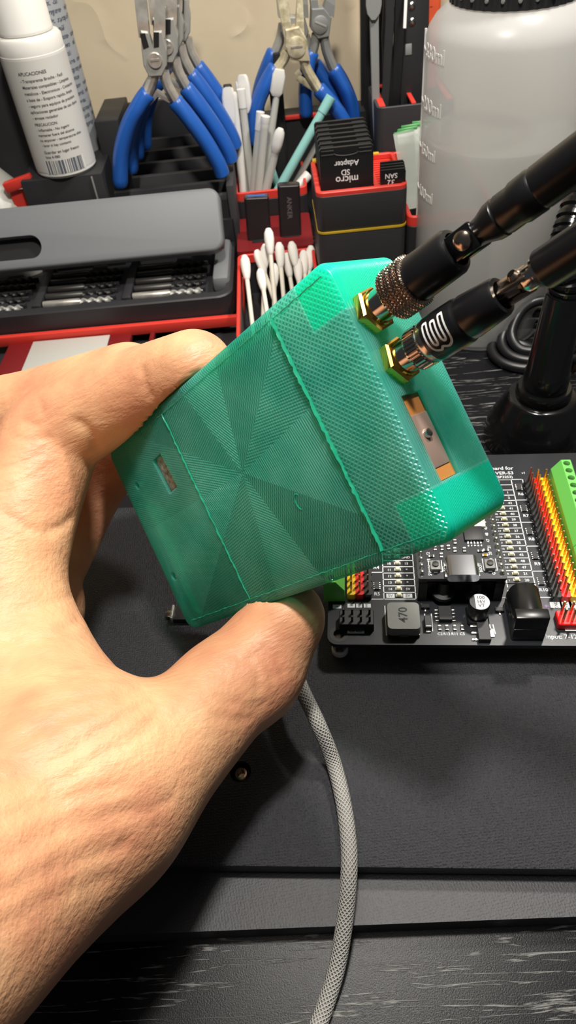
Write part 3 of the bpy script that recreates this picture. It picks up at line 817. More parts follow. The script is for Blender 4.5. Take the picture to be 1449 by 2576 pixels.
for pl, dep, wd in [
    ([(362, 935), (368, 975), (382, 1000)], .45, 1.1), ([(196, 1060), (225, 1085), (244, 1135)], .8, 1.4),
    ([(120, 1338), (160, 1322), (185, 1300)], .8, 1.4), ([(10, 1290), (70, 1330), (130, 1345)], .5, 1.2),
    ([(100, 1010), (110, 1045)], .35, .9), ([(60, 1060), (95, 1070)], .35, .9), ([(30, 1100), (80, 1110), (130, 1100)], .3, .9),
    ([(0, 1180), (70, 1160), (130, 1120)], .3, .9), ([(0, 1240), (70, 1210), (140, 1160)], .3, .9),
    ([(650, 1640), (672, 1668), (690, 1712)], .6, 1.1), ([(630, 1650), (648, 1690), (650, 1735)], .5, 1.0), ([(668, 1630), (694, 1655), (712, 1700)], .6, 1.1),
    ([(600, 1660), (640, 1672), (690, 1665)], .35, .9), ([(560, 1760), (620, 1780), (670, 1770)], .4, 1.0), ([(540, 1800), (600, 1812), (640, 1800)], .4, 1.0),
    ([(360, 1735), (300, 1760), (200, 1790), (60, 1850)], .5, 1.4), ([(390, 1760), (330, 1790), (240, 1850), (120, 1930)], .6, 1.4), ([(330, 1740), (230, 1745), (110, 1770)], .5, 1.3),
    ([(200, 1560), (130, 1600), (60, 1620), (0, 1610)], .6, 1.3), ([(180, 1500), (120, 1520), (40, 1540)], .5, 1.2),
    ([(0, 1700), (100, 1690), (190, 1700)], .4, 1.2), ([(400, 1790), (350, 1850), (250, 1900), (120, 1990)], .5, 1.4),
    ([(0, 1960), (130, 1930), (300, 1880)], .4, 1.3), ([(0, 2060), (150, 2010), (330, 1970)], .45, 1.3), ([(20, 2150), (160, 2080), (380, 2030)], .5, 1.5), ([(0, 2250), (150, 2180), (330, 2120)], .5, 1.5),
    ([(430, 2010), (360, 2040), (280, 2060)], .4, 1.2), ([(0, 2330), (130, 2260), (280, 2200)], .4, 1.4)]:
    crease(pl, dep, wd)
HVt = HVt + VN * disp[:, None]
HVt = smooth(HVt, 1)
me = bpy.data.meshes.new('hand'); me.from_pydata((HVt * S).tolist(), [], HF.tolist()); me.polygons.foreach_set('use_smooth', [True] * len(HF)); me.update()
me.materials.append(M['skin']); hand = bpy.data.objects.new('hand', me); COL.objects.link(hand); ROOT['hand'] = _I()
tag(hand, "person's bare left hand gripping the green case between thumb and fingers", 'hand')
del phi
# thumbnail on the far side of the thumb tip
tdir = (at(718, 1538, d=168) - at(650, 1660, d=167)).normalized()
tc_ = at(706, 1560, d=168); tout = Vector((0.25, -0.2, -0.75)); tout = (tout - tdir * tout.dot(tdir)).normalized(); tout = (tout + cf * .5).normalized(); tout = (tout - tdir * tout.dot(tdir)).normalized()
NF = frame(tc_, x=tdir, z=tout)
rows = []
for i in range(9):
    uu = -4 + 10 * i / 8; half = 1.0 if uu < 3 else math.sqrt(max(.05, 1 - ((uu - 3) / 3.2) ** 2))
    rows.append([NF @ Vector((uu, 9.9 * math.sin(a), 9.9 * math.cos(a) + (-.35 if abs(a) > .6 else 0))) for a in np.linspace(-.68 * half, .68 * half, 9)])
vs = [tuple(p) for r_ in rows for p in r_]; fs = [(i * 9 + j, i * 9 + j + 1, i * 9 + j + 10, i * 9 + j + 9) for i in range(8) for j in range(8)]
nb = MB(); nb.add((vs, fs), None, True); nb.build('thumbnail', 'nail', hand)

# ================================================================== cable from the case over the platform edge
cp = [DM @ Vector((-46, -4, -12)), DM @ Vector((-54, -6, -12)) , at(560, 1500, d=212), at(690, 1590, d=203), at(735, 1672, d=193), at(762, 1740, d=187), at(800, 1820, d=183), at(838, 1915, z=17), at(862, 2010, z=15.6), at(876, 2110, z=15.1), at(878, 2195, z=14.6), at(868, 2310, z=10), at(848, 2430, z=5), at(818, 2530, z=2.4), at(790, 2610, z=2.1), at(730, 2800, z=2.1), at(700, 2950, z=2.1)]
CPs = catmull(cp, 10)
vf = tube_vf(CPs, 2.05, 20)
cb = MB(); cb.add(vf, None, True); cab = cb.build('cable', 'braid')
uvl = cab.data.uv_layers.new(name='UVMap'); L_ = [0.0]
for a, b_ in zip(CPs[:-1], CPs[1:]): L_.append(L_[-1] + (b_ - a).length * S)
for p in cab.data.polygons:
    vis = list(p.vertices)
    if len(vis) != 4: continue
    cols = [vi % 20 for vi in vis]; wrapc = max(cols) - min(cols) > 10
    for li_, vi in zip(p.loop_indices, vis):
        c_ = vi % 20; c_ = 20 if (wrapc and c_ == 0) else c_
        uvl.data[li_].uv = (c_ / 20, L_[min(vi // 20, len(L_) - 1)])
tag(cab, 'grey braided cable running from behind the thumb down over the desk edge', 'cable')

# ================================================================== expansion board on standoffs
BZ = 22.0
BYAW = -8.65
BM = Matrix.Translation(at(823, 1621, z=BZ)) @ RZ(BYAW)
BMi = BM.inverted()
def bl(x, y, dz=0.0): return BMi @ at(x, y, z=BZ + dz)
board = thing('circuit_board', 'black expansion circuit board on standoffs with red and yellow pin headers and green terminals', 'circuit board', BM)
BW, BD = 92.0, bl(1290, 1150).y + 1.5
def bpart(mb, name, mat, par=None): return mb.build(name, mat, par or board, world=False)
mb = MB(); mb.add(prism_vf(rrect(BW, BD, 3.0, 6, BW / 2, BD / 2), -1.6, 0)); pcbo = bpart(mb, 'board', 'pcb')
hc = MB(); hc.cyl(1.6, 5, T(3.4, 3.6, -3)); cut(pcbo, [hc.build('c', 'black')])
mb = MB(); mb.add(loft_vf([[(1.75 * k * math.cos(2 * math.pi * i / 28) + 3.4, 1.75 * k * math.sin(2 * math.pi * i / 28) + 3.6, z) for i in range(28)] for k, z in ((1, .02), (1.6, .02), (1.6, .05), (1, .05))], ring=True)); bpart(mb, 'hole_ring', 'hblk')
st = bl(846, 1650, -6)
for i, (sx, sy) in enumerate(((3.4, 3.6), (BW - 3.4, 3.6), (3.4, BD - 3.6), (BW - 3.4, BD - 3.6))):
    mb = MB(); mb.lathe([(0, -9), (2.1, -9), (2.1, -1.6), (0, -1.6)], T(sx, sy, 0), 6, False); so = bpart(mb, 'standoff', 'pindark')
    mb = MB(); mb.lathe([(0, -9), (2.5, -9), (2.5, -7.4), (2.1, -7.1), (0, -7.1)], T(sx, sy, 0), 20); tag(bpart(mb, 'foot', 'white', so), 'white plastic foot', None)

silk = MB()
def sline(a, b_, w_=.28, z=.03):
    a, b_ = Vector((a[0], a[1], 0)), Vector((b_[0], b_[1], 0)); d = b_ - a; L = d.length
    silk.box(L + w_, w_, .03, T(*((a + b_) / 2 + Vector((0, 0, z)))) @ RZ(math.degrees(math.atan2(d.y, d.x))))
def stext(t, x, y, size, rot=0, z=.045, align='CENTER'): silk.text(t, size, T(x, y, z) @ RZ(rot), align)
dark = MB()
def label(t, x, y, w_, h_, size, rot=0):
    silk.box(w_, h_, .03, T(x, y, .03) @ RZ(rot)); dark.text(t, size, T(x, y, .075) @ RZ(rot))

# right table
P = 2.54
r20 = bl(1310, 1460); xr0 = bl(1278, 1470).x - .3; xr1 = bl(1347, 1475).x; xr2 = bl(1387, 1503).x
yb = bl(1387, 1503).y; yt = bl(1313, 1206).y
names = ['', '20', '21', '47', '48', '45', '0', '35', '36', '37', '38', '39', '40', '41', '42', '2', '1', '', '']
sline((xr2, yb), (xr2, yt)); sline((xr1, r20.y - P * .5 - 1.2), (xr1, yt)); sline((xr0, r20.y - P), (xr0, yt)); sline((xr0 - 5, yt), (xr2, yt)); sline((bl(1262, 1505).x, yb), (xr2, yb))
NR = int((yt - r20.y) / P) + 1
for i in range(-1, NR):
    y = r20.y + i * P
    if y + P / 2 < yt: sline((xr0, y + P / 2), (xr1, y + P / 2))
    nm = names[i + 1] if i + 1 < len(names) else ''
    if nm: stext(nm, xr1 - 2.1, y, 1.35); 
    if i >= 0: stext(str((i * 7) % 20 + 1), xr0 + .9, y, 1.0)
sline((xr0 + .2, r20.y - P * .5), (xr1, r20.y - P * .5))
silk.box(4.2, 2.2, .03, T(xr0 + 1.9, yb + 1.6, .03))
# led domes, one per row
ledp = []
led = MB(); led.box(2.0, .9, .3); led.add(loft_vf([[(x * k, y * k, z) for x, y in rrect(1.5, 1.1, .4)] for k, z in ((1, .2), (1, .7), (.8, 1.05), (.4, 1.2))]), None, True)
l0 = led.build('led', 'led', board, world=False); led0 = l0
def put(o, x, y, z=0, rot=0):
    o.location = (x * S, y * S, z * S); o.rotation_euler = (0, 0, R_(rot))
first = [True]
def place(o0, x, y, z=0, rot=0):
    if not o0.get('used'):
        o = o0; o0['used'] = 1
    else:
        o = o0.copy(); COL.objects.link(o); ROOT[o.name] = ROOT[o0.name]
        for c_ in o0.children:
            d_ = c_.copy(); COL.objects.link(d_); d_.parent = o; ROOT[d_.name] = ROOT[c_.name]
    put(o, x, y, z, rot); return o
xled = bl(1300, 1462).x
for i in range(NR): place(l0, xled, r20.y + i * P)
# resistor packs in the right column
def respack():
    mb = MB(); mb.box(1.5, 3.0, .5, T(0, 0, .1)); rp = mb.build('resistor_pack', 'chip', board, world=False)
    mb = MB()
    for k in range(4):
        for sx in (-1, 1): mb.box(.55, .45, .45, T(sx * .85, -1.15 + k * .76, 0), bev=.1)
    mb.build('contact', 'solder', rp, world=False); return rp
rp0 = respack()
xr = (xr1 + xr2) / 2
div = [bl(1368, 1437).y, bl(1350, 1374).y, bl(1334, 1314).y, bl(1320, 1258).y]
for d_ in div: sline((xr1, d_), (xr2, d_))
ys = [yb] + div + [yt]
for k in range(5):
    yc_ = (ys[k] + ys[k + 1]) / 2 + 1.0
    place(rp0, xr, yc_); stext(('R10', 'R9', 'R8', 'R7', 'R6')[k], xr + .2, yc_ - 3.2, 1.7)

# left table
xl0, xl1, xl2 = bl(930, 1470).x, bl(966, 1505).x, bl(1048, 1505).x - .2
y5 = bl(990, 1499).y
sline((xl0, y5 - P / 2), (xl2, y5 - P / 2)); sline((xl0, y5 - P / 2), (xl0, y5 + 24)); sline((xl1, y5 - P / 2), (xl1, y5 + 24)); sline((xl2, y5 - P / 2), (xl2, y5 + 24))
lx = bl(1004, 1500).x
for i, (a, b_) in enumerate((('5V', '5V'), ('14', '5V'), ('13', '*'), ('12', '*'), ('11', '*'), ('10', '13'), ('9', 'GND'), ('46', '3'))):
    y = y5 + i * P; sline((xl1, y + P / 2), (xl2, y + P / 2))
    if i == 0:
        label(a, xl1 + 2.0, y, 2.5, 1.6, 1.35); label(b_, xl2 - 2.4, y, 2.7, 1.6, 1.35)
    else: stext(a, xl1 + 2.0, y, 1.25); stext(b_, xl2 - 2.2, y, 1.25)
    place(l0, lx, y)
sline((xl0, bl(945, 1440).y), (xl1, bl(945, 1440).y))
c5 = bl(948, 1475); place(rp0, c5.x, c5.y); stext('R5', c5.x, c5.y - 3.0, 1.7); stext('R4', c5.x, bl(945, 1428).y, 1.7)

# board title at the far edge (its left part is hidden by the case)
for t, (px_, py_), sz in (('Board for', (1291, 1178), 2.3), ('VER-S3', (1292, 1190), 2.1), ('(ESP32S3)', (1290, 1200), 1.6), ('v1', (1317, 1190), 1.4)):
    p = bl(px_, py_); stext(t, p.x, p.y, sz, align='RIGHT' if t != 'v1' else 'CENTER')

# lettering along the front
p = bl(895, 1587); label('GND', p.x, p.y, 5.0, 1.9, 1.75)
for t, (px_, py_) in (('S', (848, 1526)), ('5', (885, 1524)), ('3V3', (904, 1524)), ('GND', (922, 1524))):
    p = bl(px_, py_); label(t, p.x, p.y, 1.4, 2.6, .95 if len(t) < 3 else .8, 90)
for t, (px_, py_) in (('C2', (1107, 1595)), ('R12', (1124, 1595)), ('R11', (1144, 1595)), ('C5', (1163, 1595))):
    p = bl(px_, py_); stext(t, p.x, p.y, 1.25)
p = bl(1372, 1602); stext('Input: 7-12V', p.x, p.y, 2.0, align='LEFT')
p = bl(1443, 1580); label('3.3V', p.x, p.y, 5.0, 2.0, 1.8)
for t, (px_, py_) in (('GND', (1399, 1522)), ('VIN', (1424, 1522)), ('S', (1447, 1522))):
    p = bl(px_, py_); label(t, p.x, p.y, 2.1, 3.4, 1.3, 90)
for a, b_ in (((968, 1525), (972, 1598)), ((1052, 1588), (1054, 1598)), ((1279, 1525), (1292, 1600)), ((1068, 1545), (1072, 1587)), ((1085, 1545), (1088, 1587)), ((1232, 1572), (1236, 1592)), ((1240, 1572), (1246, 1594)), ((935, 1560), (937, 1578))):
    sline(bl(*a), bl(*b_), .3)
so = bpart(silk, 'silkscreen', 'silk'); 
bpart(dark, 'label_lettering', 'ink')

# pin headers: coloured base strip with one pin per position
def header(name, mat, xloc, y0, n, up=6.0, label_=None, pinmat='pin', base_h=2.5):
    mb = MB()
    for k in range(n):
        mb.add(prism_vf([(xloc + sx * 1.27 * a, y0 + k * P + sy * 1.27 * b_) for sx, sy, a, b_ in ((1, -1, .7, 1), (1, -1, 1, .7), (1, 1, 1, .7), (1, 1, .7, 1), (-1, 1, .7, 1), (-1, 1, 1, .7), (-1, -1, 1, .7), (-1, -1, .7, 1))][::1], .05, base_h))
    h = bpart(mb, 'pin_header', mat); tag(h, label_, None)
    mb = MB(); mb.box(.64, .64, base_h + up, T(0, 0, .1), bev=.12, seg=1); p0 = mb.build('pin', pinmat, h, world=False)
    for k in range(n): place(p0, xloc, y0 + k * P)
    return h
xk, xd, xy_ = bl(1392, 1506).x, bl(1418, 1500).x, bl(1443, 1492).x
yk = bl(1392, 1506).y
NH = int((bl(1335, 1196, 3).y - yk) / P) + 1
xk = xd - P * 1.02; xy_ = xd + P * 1.02
header('pin_header', 'hblk', xk, yk, NH, 6.0, 'black pin header row', 'pindark')
header('pin_header', 'hred', xd, yk, NH, 5.0, 'red pin header row')
header('pin_header', 'hyel', xy_, yk, NH, 5.0, 'yellow pin header row')
xa, xb_, xc_ = bl(884, 1500).x, bl(905, 1500).x, bl(926, 1500).x
ya = bl(905, 1500).y
header('pin_header', 'hyel', xa, ya, 9, 5.0, 'yellow pin header row on the left side')
header('pin_header', 'hred', xa + P, ya, 9, 5.0, 'red pin header row on the left side')
header('pin_header', 'hblk', xa + 2 * P, ya, 9, 5.0, 'black pin header row on the left side', 'pindark')

# green screw terminals: sloped body with a screw well per pole
def terminal(x0, y0, n, mirror, name_label):
    mb = MB(); s = -1 if mirror else 1; L = n * 3.5
    prof = [(0, 0.05), (0, 5.5), (2.6, 9.6), (5.6, 9.6), (6.4, 8.2), (6.4, 0.05)]
    loops = [[(x0 + s * x, y, z) for x, z in prof] for y in (y0, y0 + L)]
    mb.add(loft_vf(loops)); t = bpart(mb, 'terminal_block', 'hgreen'); tag(t, name_label, None)
    cs = []
    for k in range(n):
        c_ = MB(); c_.cyl(1.15, 4, T(x0 + s * 4.1, y0 + 1.75 + 3.5 * k, 7.6), 18); cs.append(c_.build('c', 'black'))
    cut(t, cs)
    mb = MB(); mb.lathe([(0, 0), (1.05, 0), (1.05, .9), (.7, 1.1), (0, 1.1)], None, 14); s0 = mb.build('terminal_screw', 'nickel', t, world=False)
    for k in range(n): place(s0, x0 + s * 4.1, y0 + 1.75 + 3.5 * k, 7.65)
    return t
tx = xy_ + 2.2
ytop = bl(1385, 1165, 8).y - .3
ymid = ytop - 10 * 3.5
terminal(tx, ymid + .1, 10, False, 'far green screw terminal block')
terminal(tx, ymid - 10 * 3.5 - .1, 10, False, 'near green screw terminal block')
terminal(bl(868, 1500).x, bl(845, 1513).y, 6, True, 'dark green screw terminal block in shade')

# plugged-in controller module on two socket strips
m0, m1 = bl(1052, 1457, 11), bl(1277, 1455, 11)
MX0, MX1, MY0 = m0.x, m1.x, (m0.y + m1.y) / 2
MY1 = MY0 + 52
mod = MB(); mod.add(prism_vf(rrect(MX1 - MX0, MY1 - MY0, .8, 4, (MX0 + MX1) / 2, (MY0 + MY1) / 2), 9.8, 11.0)); mo = bpart(mod, 'controller_module', 'pcb')
for x in (MX0 + 1.6, MX1 - 1.6):
    mb = MB(); mb.box(2.6, MY1 - MY0 - .4, 8.5, T(x, (MY0 + MY1) / 2, .05)); mb.box(2.2, MY1 - MY0 - .6, 1.3, T(x, (MY0 + MY1) / 2, 8.5)); mb.build('socket_strip', 'hblk', mo, world=False)
mb = MB(); mb.box(MX1 - MX0 - 5.2, .8, 6.0, T((MX0 + MX1) / 2, MY0 + 3, .05)); mb.build('socket_wall', 'hblk', mo, world=False)
for px_ in (1115, 1196):
    q = bl(px_, 1490, 3); mb = MB(); mb.lathe([(0, .05), (3.4, .05), (3.5, .5), (3.4, 1.2), (2.0, 1.4), (1.6, 6), (0, 6)], T(q.x, MY0 + 1.6, 2.0), 28); mb.build('spacer', 'chip', mo, world=False)
ms = MB()
def mtext(t, px_, py_, sz, rot=0):
    p = bl(px_, py_, 11); ms.text(t, sz, T(p.x, p.y, 11.05) @ RZ(rot))
def mline(a, b_, w_=.25):
    a, b_ = bl(*a, 11), bl(*b_, 11); d = b_ - a; ms.box(d.length + w_, w_, .03, T((a.x + b_.x) / 2, (a.y + b_.y) / 2, 11.02) @ RZ(math.degrees(math.atan2(d.y, d.x))))
for i, t in enumerate(('5V', '14', '13', '12', '11', '10', '9', '46', '3', '8', '18', '17')):
    ms.text(t, 1.3, T(MX0 + 3.6, MY0 + 1.9 + i * P, 11.05) @ RZ(90))
for i, t in enumerate(('G', 'G', '19', '20', '21', '47', '48', '45', '0', '35', '36', '37')):
    ms.text(t, 1.3, T(MX1 - 3.6, MY0 + 1.9 + i * P, 11.05) @ RZ(90))
mtext('RST', 1117, 1431, 1.2, 90); mtext('BOOT', 1209, 1428, 1.2, 90)
for c_ in ((1095, 1424), (1232, 1420)):
    q = bl(c_[0], c_[1], 11)
    for dx in (-1.9, 1.9): ms.box(.22, 4.4, .03, T(q.x + dx, q.y, 11.02))
    ms.box(4.0, .22, .03, T(q.x, q.y - 2.2, 11.02))
ms.build('module_lettering', 'silk', mo, world=False)
for c_ in ((1095, 1423), (1232, 1420)):
    q = bl(c_[0], c_[1], 12)
    mb = MB(); mb.box(2.9, 3.4, 1.5, T(q.x, q.y, 11), bev=.2); bt = mb.build('push_button', 'ferrite', mo, world=False)
    MB().lathe([(0, 0), (.95, 0), (.95, .7), (0, .8)], T(q.x, q.y, 12.4), 18).build('plunger', 'hblk', bt, world=False) if False else None
    mb = MB(); mb.lathe([(0, 0), (.95, 0), (.95, .7), (0, .8)], T(q.x, q.y, 12.4), 18)
    mb.box(1.0, .8, .5, T(q.x, q.y - 2.0, 11)); 
    mb.build('plunger', 'hblk', mo, world=False)
    mb = MB(); mb.box(1.1, .8, .35, T(q.x, q.y - 2.0, 11.02), bev=.1); mb.box(1.1, .8, .35, T(q.x, q.y + 2.0, 11.02), bev=.1); mb.build('button_contact', 'solder', mo, world=False)
u0 = bl(1165, 1455, 12)
mb = MB(); loops = [[(u0.x + x, y, 11.1 + 1.7 + z) for x, z in rrect(9.0, 3.3, 1.3, 5)] for y in (MY0 - 1.2, MY0 + 6.2)]
mb.add(loft_vf(loops), None, True); us = mb.build('usb_socket', 'usbc', mo, world=False)
for sx in (-1, 1):
    mb = MB(); mb.box(.7, 1.6, .9, T(u0.x + sx * 4.7, MY0 + 4.8, 11), bev=.2); mb.box(.7, 1.6, .9, T(u0.x + sx * 4.7, MY0 + 1.0, 11), bev=.2); mb.build('solder_tab', 'solder', mo, world=False)
for (px_, py_, w_, h_, hh, mt) in ((1190, 1345, 5.6, 5.6, .9, 'chip'), (1215, 1337, 0, 0, 0, None)):
    if mt:
        q = bl(px_, py_, 11); mb = MB(); mb.box(w_, h_, hh, T(q.x, q.y, 11), bev=.12); cpo = mb.build('chip', mt, mo, world=False)
        mb = MB()
        for k in range(5):
            mb.box(.5, 1.0, .25, T(q.x - 1.9 + k * .95, q.y - h_ / 2 - .5, 11.02), bev=.08); mb.box(.5, .7, .25, T(q.x - 1.9 + k * .95, q.y - h_ / 2 - 1.7, 11.02), bev=.08)
        mb.build('lead', 'solder', cpo, world=False)
rng = random.Random(3)
def smd(px_, py_, dz, par, w_=.8, h_=1.6, rot=0, body='chip'):
    q = bl(px_, py_, dz)
    mb = MB(); mb.box(w_, h_ * .5, .5, T(q.x, q.y, dz) @ RZ(rot)); o = mb.build('surface_part', body, par, world=False)
    mb = MB()
    for s in (-1, 1): mb.box(w_ * 1.05, h_ * .28, .52, T(q.x, q.y, dz) @ RZ(rot) @ T(0, s * h_ * .38, 0), bev=.1)
    mb.build('contact', 'solder', o, world=False)
for (px_, py_) in ((1094, 1380), (1112, 1380), (1128, 1378), (1144, 1364), (1144, 1384), (1168, 1384), (1208, 1387), (1220, 1398), (1085, 1400), (1130, 1352), (1110, 1398), (1222, 1385)):
    smd(px_, py_, 11, mo, .9, 1.7, 90 if px_ in (1208, 1220, 1085, 1222) else 0, 'chip' if px_ != 1220 else 'brass')
mb = MB(); q = bl(1205, 1318, 11); mb.box(3.5, 3.5, .9, T(q.x, q.y, 11), bev=.2); mb.build('status_led', 'led', mo, world=False)
# gold edge pads with solder blobs
pad = MB(); pad.lathe([(0, 0), (.75, 0), (.7, .3), (.35, .7), (.3, 1.4), (0, 1.45)], None, 10); pd = pad.build('solder_pin', 'solder', mo, world=False)
for i in range(18):
    place(pd, MX0 + 1.3, MY0 + 1.9 + i * P, 11); place(pd, MX1 - 1.3, MY0 + 1.9 + i * P, 11)

# power section along the front edge
i0, i1 = bl(972, 1512, 4.5), bl(1054, 1512, 4.5); iw = i1.x - i0.x; ic = bl(1015, 1548, 4.5)
mb = MB(); mb.add(loft_vf([[(x, y, z) for x, y in rrect(iw * k, 9.6 * k, 1.3, 5, ic.x, ic.y)] for k, z in ((1, 1.2), (1, 4.2), (.97, 4.5))]), None, True); ind = bpart(mb, 'inductor', 'ferrite')
mb = MB(); mb.box(iw * .96, 9.2, 1.3, T(ic.x, ic.y, .05)); mb.box(2.6, 1.0, 1.6, T(ic.x, ic.y - 4.9, .02)); mb.box(2.6, 1.0, 1.6, T(ic.x, ic.y + 4.9, .02)); mb.build('inductor_base', 'pindark', ind, world=False)
mb = MB(); mb.text('470', 3.6, T(ic.x, ic.y + .2, 4.56) @ RZ(90)); mb.build('inductor_marking', 'ink', ind, world=False)
cc = bl(1207, 1512, 7.5)
mb = MB(); mb.box(6.4, 6.4, 1.0, T(cc.x, cc.y - .2, .05), bev=.5, seg=1); mb.lathe([(0, 1.0), (3.0, 1.0), (3.0, 1.5), (2.85, 1.8), (2.85, 2.2), (3.0, 2.5), (3.0, 7.0), (2.85, 7.4), (0, 7.4)], T(cc.x, cc.y - .2, 0), 32); cap = bpart(mb, 'capacitor', 'satin')
mb = MB(); sect = [(2.75 * math.cos(a), 2.75 * math.sin(a)) for a in np.linspace(R_(-118), R_(118), 26)]; mb.add(prism_vf(sect, 7.42, 7.47), T(cc.x, cc.y - .2, 0)); mb.build('capacitor_top', 'canlid', cap, world=False)
mb = MB()
for k, t in enumerate(('100', '16V', 'VT')): mb.text(t, 1.55, T(cc.x + .35, cc.y + 1.25 - k * 1.4, 7.5)); 
mb.build('capacitor_marking', 'ink', cap, world=False)
j = bl(1335, 1585, 6)
mb = MB(); jx = bl(1335, 1590, 5).x; jy = bl(1335, 1612, 0).y
mb.box(9.0, 13.6, 5.2, T(jx, jy + 6.9, .05), bev=.3)
mb.add(lathe_vf([(0, 0), (4.4, 0), (4.4, 9.6), (4.0, 10.2), (0, 10.2)], 36), T(jx, jy + 3.4, 5.6) @ RX(-90), True); jk = bpart(mb, 'power_jack', 'satin')
mb = MB(); mb.box(9.2, 3.4, 10.6, T(jx, jy + 2.0, .05), bev=.4); jf = mb.build('jack_front', 'satin', jk, world=False)
jc = MB(); jc.add(lathe_vf([(0, 0), (3.1, 0), (3.1, 3), (0, 3)], 28), T(jx, jy - .2, 5.6) @ RX(-90)); cut(jf, [jc.build('c', 'black')])
mb = MB(); mb.add(lathe_vf([(0, 0), (.9, 0), (1.0, .8), (1.0, 6), (0, 6)], 16), T(jx, jy + .6, 5.6) @ RX(-90)); mb.build('jack_pin', 'brass', jk, world=False)
# small chips
def ic_(px_, py_, w_, h_, hh, n, name='chip', side=True):
    q = bl(px_, py_, hh); mb = MB(); mb.box(w_, h_, hh, T(q.x, q.y, .1), bev=.15, seg=1); o = bpart(mb, name, 'chip')
    mb = MB()
    for k in range(n):
        y = q.y - h_ / 2 + (k + .5) * h_ / n
        for s in (-1, 1): mb.box(1.0, .42, .35, T(q.x + s * (w_ / 2 + .5), y, .02), bev=.1)
    mb.build('lead', 'solder', o, world=False); return q
ic_(1120, 1541, 3.9, 5.0, 1.5, 4)
q = bl(1217, 1585, 1.6); mb = MB(); mb.box(3.5, 6.5, 1.6, T(q.x, q.y, .1), bev=.15, seg=1); rg = bpart(mb, 'regulator', 'chip')
mb = MB()
for k in range(3): mb.box(1.7, .8, .5, T(q.x - 2.6, q.y - 2.3 + k * 2.3, .02), bev=.15)
mb.box(1.4, 3.0, .4, T(q.x + 2.4, q.y, .02), bev=.1); mb.build('lead', 'solder', rg, world=False)
q = bl(1077, 1565, 1.5); mb = MB(); mb.box(2.1, 4.3, 1.9, T(q.x, q.y, .05), bev=.15, seg=1); dd = bpart(mb, 'diode', 'chip')
mb = MB(); mb.box(1.5, .8, .5, T(q.x, q.y - 2.4, .02), bev=.1); mb.box(1.5, .8, .5, T(q.x, q.y + 2.4, .02), bev=.1); mb.build('lead', 'solder', dd, world=False)
mb = MB(); mb.box(1.5, .3, .04, T(q.x, q.y - 1.6, 1.95)); mb.build('diode_band', 'silk', dd, world=False)
for (px_, py_) in ((1070, 1524), (1257, 1532)):
    q = bl(px_, py_, 1); mb = MB(); mb.box(2.6, 1.4, 1.0, T(q.x, q.y, .1), bev=.12, seg=1); tr_ = bpart(mb, 'transistor', 'chip')
    mb = MB(); mb.box(.5, .8, .3, T(q.x, q.y - 1.1, .02), bev=.08); mb.box(.5, .8, .3, T(q.x - .95, q.y + 1.1, .02), bev=.08); mb.box(.5, .8, .3, T(q.x + .95, q.y + 1.1, .02), bev=.08); mb.build('lead', 'solder', tr_, world=False)
for (px_, py_) in ((1106, 1580), (1124, 1580), (1144, 1580), (1163, 1580)): smd(px_, py_, .05, board, .9, 1.8)
# ground socket (black, two rows) and red supply header
g0 = bl(897, 1555, 3); 
mb = MB(); mb.box(4 * P, 2 * P + .2, 3.4, T(g0.x, g0.y, .05), bev=.2, seg=1); gs = bpart(mb, 'ground_header', 'hblk')
gp = MB(); gp.box(.64, .64, 2.4, T(0, 0, 3.4), bev=.1, seg=1); gp0 = gp.build('pin', 'hblk', gs, world=False)
for k in range(4):
    for l in range(2): place(gp0, g0.x + (k - 1.5) * P, g0.y + (l - .5) * P)
h0 = bl(1431, 1553, 2.5)
mb = MB(); mb.box(3 * P, 2 * P, 2.5, T(h0.x + .6, h0.y, .05), bev=.3, seg=1); rh = bpart(mb, 'supply_header', 'hred')
hp0 = MB(); hp0.box(.64, .64, 6.0, T(0, 0, 2.4), bev=.1, seg=1); hp0 = hp0.build('pin', 'pin', rh, world=False)
for k in range(3):
    for l in range(2): place(hp0, h0.x + .6 + (k - 1) * P, h0.y + (l - .5) * P)
mb = MB(); q = bl(1374, 1525); mb.add(prism_vf([(q.x + r__ * math.cos(a), q.y + r__ * .7 * math.sin(a)) for a, r__ in zip(np.linspace(0, 6.0, 9), (.8, .5, .9, .5, .7, .45, .9, .5, .6))], .03, .06)); tag(bpart(mb, 'paint_fleck', 'purple'), 'purple fleck', None)

# small metal tab behind the case's lower corner
q = at(438, 1552, z=13)
F = T(q.x, q.y, 13) @ RZ(-8)
mc = thing('metal_clip', 'small dark clip with a silver edge behind the green case lower corner', 'clip', F)
mb = MB(); mb.box(9, 5, 2.2, T(5, 0, 0), bev=.3); mb.build('body', 'chip', mc, world=False)
mb = MB(); mb.box(.7, 5.2, 3.2, T(0, 0, 0), bev=.15); mb.build('edge', 'steel', mc, world=False)
mb = MB(); mb.box(2.2, 2.6, 1.4, T(-1.4, .4, 0), bev=.3); mb.build('tip', 'pindark', mc, world=False)

# ================================================================== organiser grid behind the platform
OYAW = -2.6
OG = T(30, 318, 0) @ RZ(OYAW)
G = 42.0
def og(i, j, z=0): return OG @ T(G * i + 20.75, G * j + 20.75, z)
def rim_vf(w, d, h, wall=1.6, r=3.5):
    o = rrect(w, d, r); i = rrect(w - 2 * wall, d - 2 * wall, max(r - wall, .4))
    L = lambda P, z: [(x, y, z) for x, y in P]
    return loft_vf([L(o, 0), L(o, h - .4), L(rrect(w - .8, d - .8, r), h), L(rrect(w - 2 * wall + .6, d - 2 * wall + .6, max(r - wall, .4)), h), L(i, h - .3), L(i, 0)], ring=True)
def upright(label_, name, cat, Mx, group=None): return thing(name, label_, cat, Mx, group)
def loc(rt, x, y, **k): return ROOT[rt.name].inverted() @ at(x, y, **k)

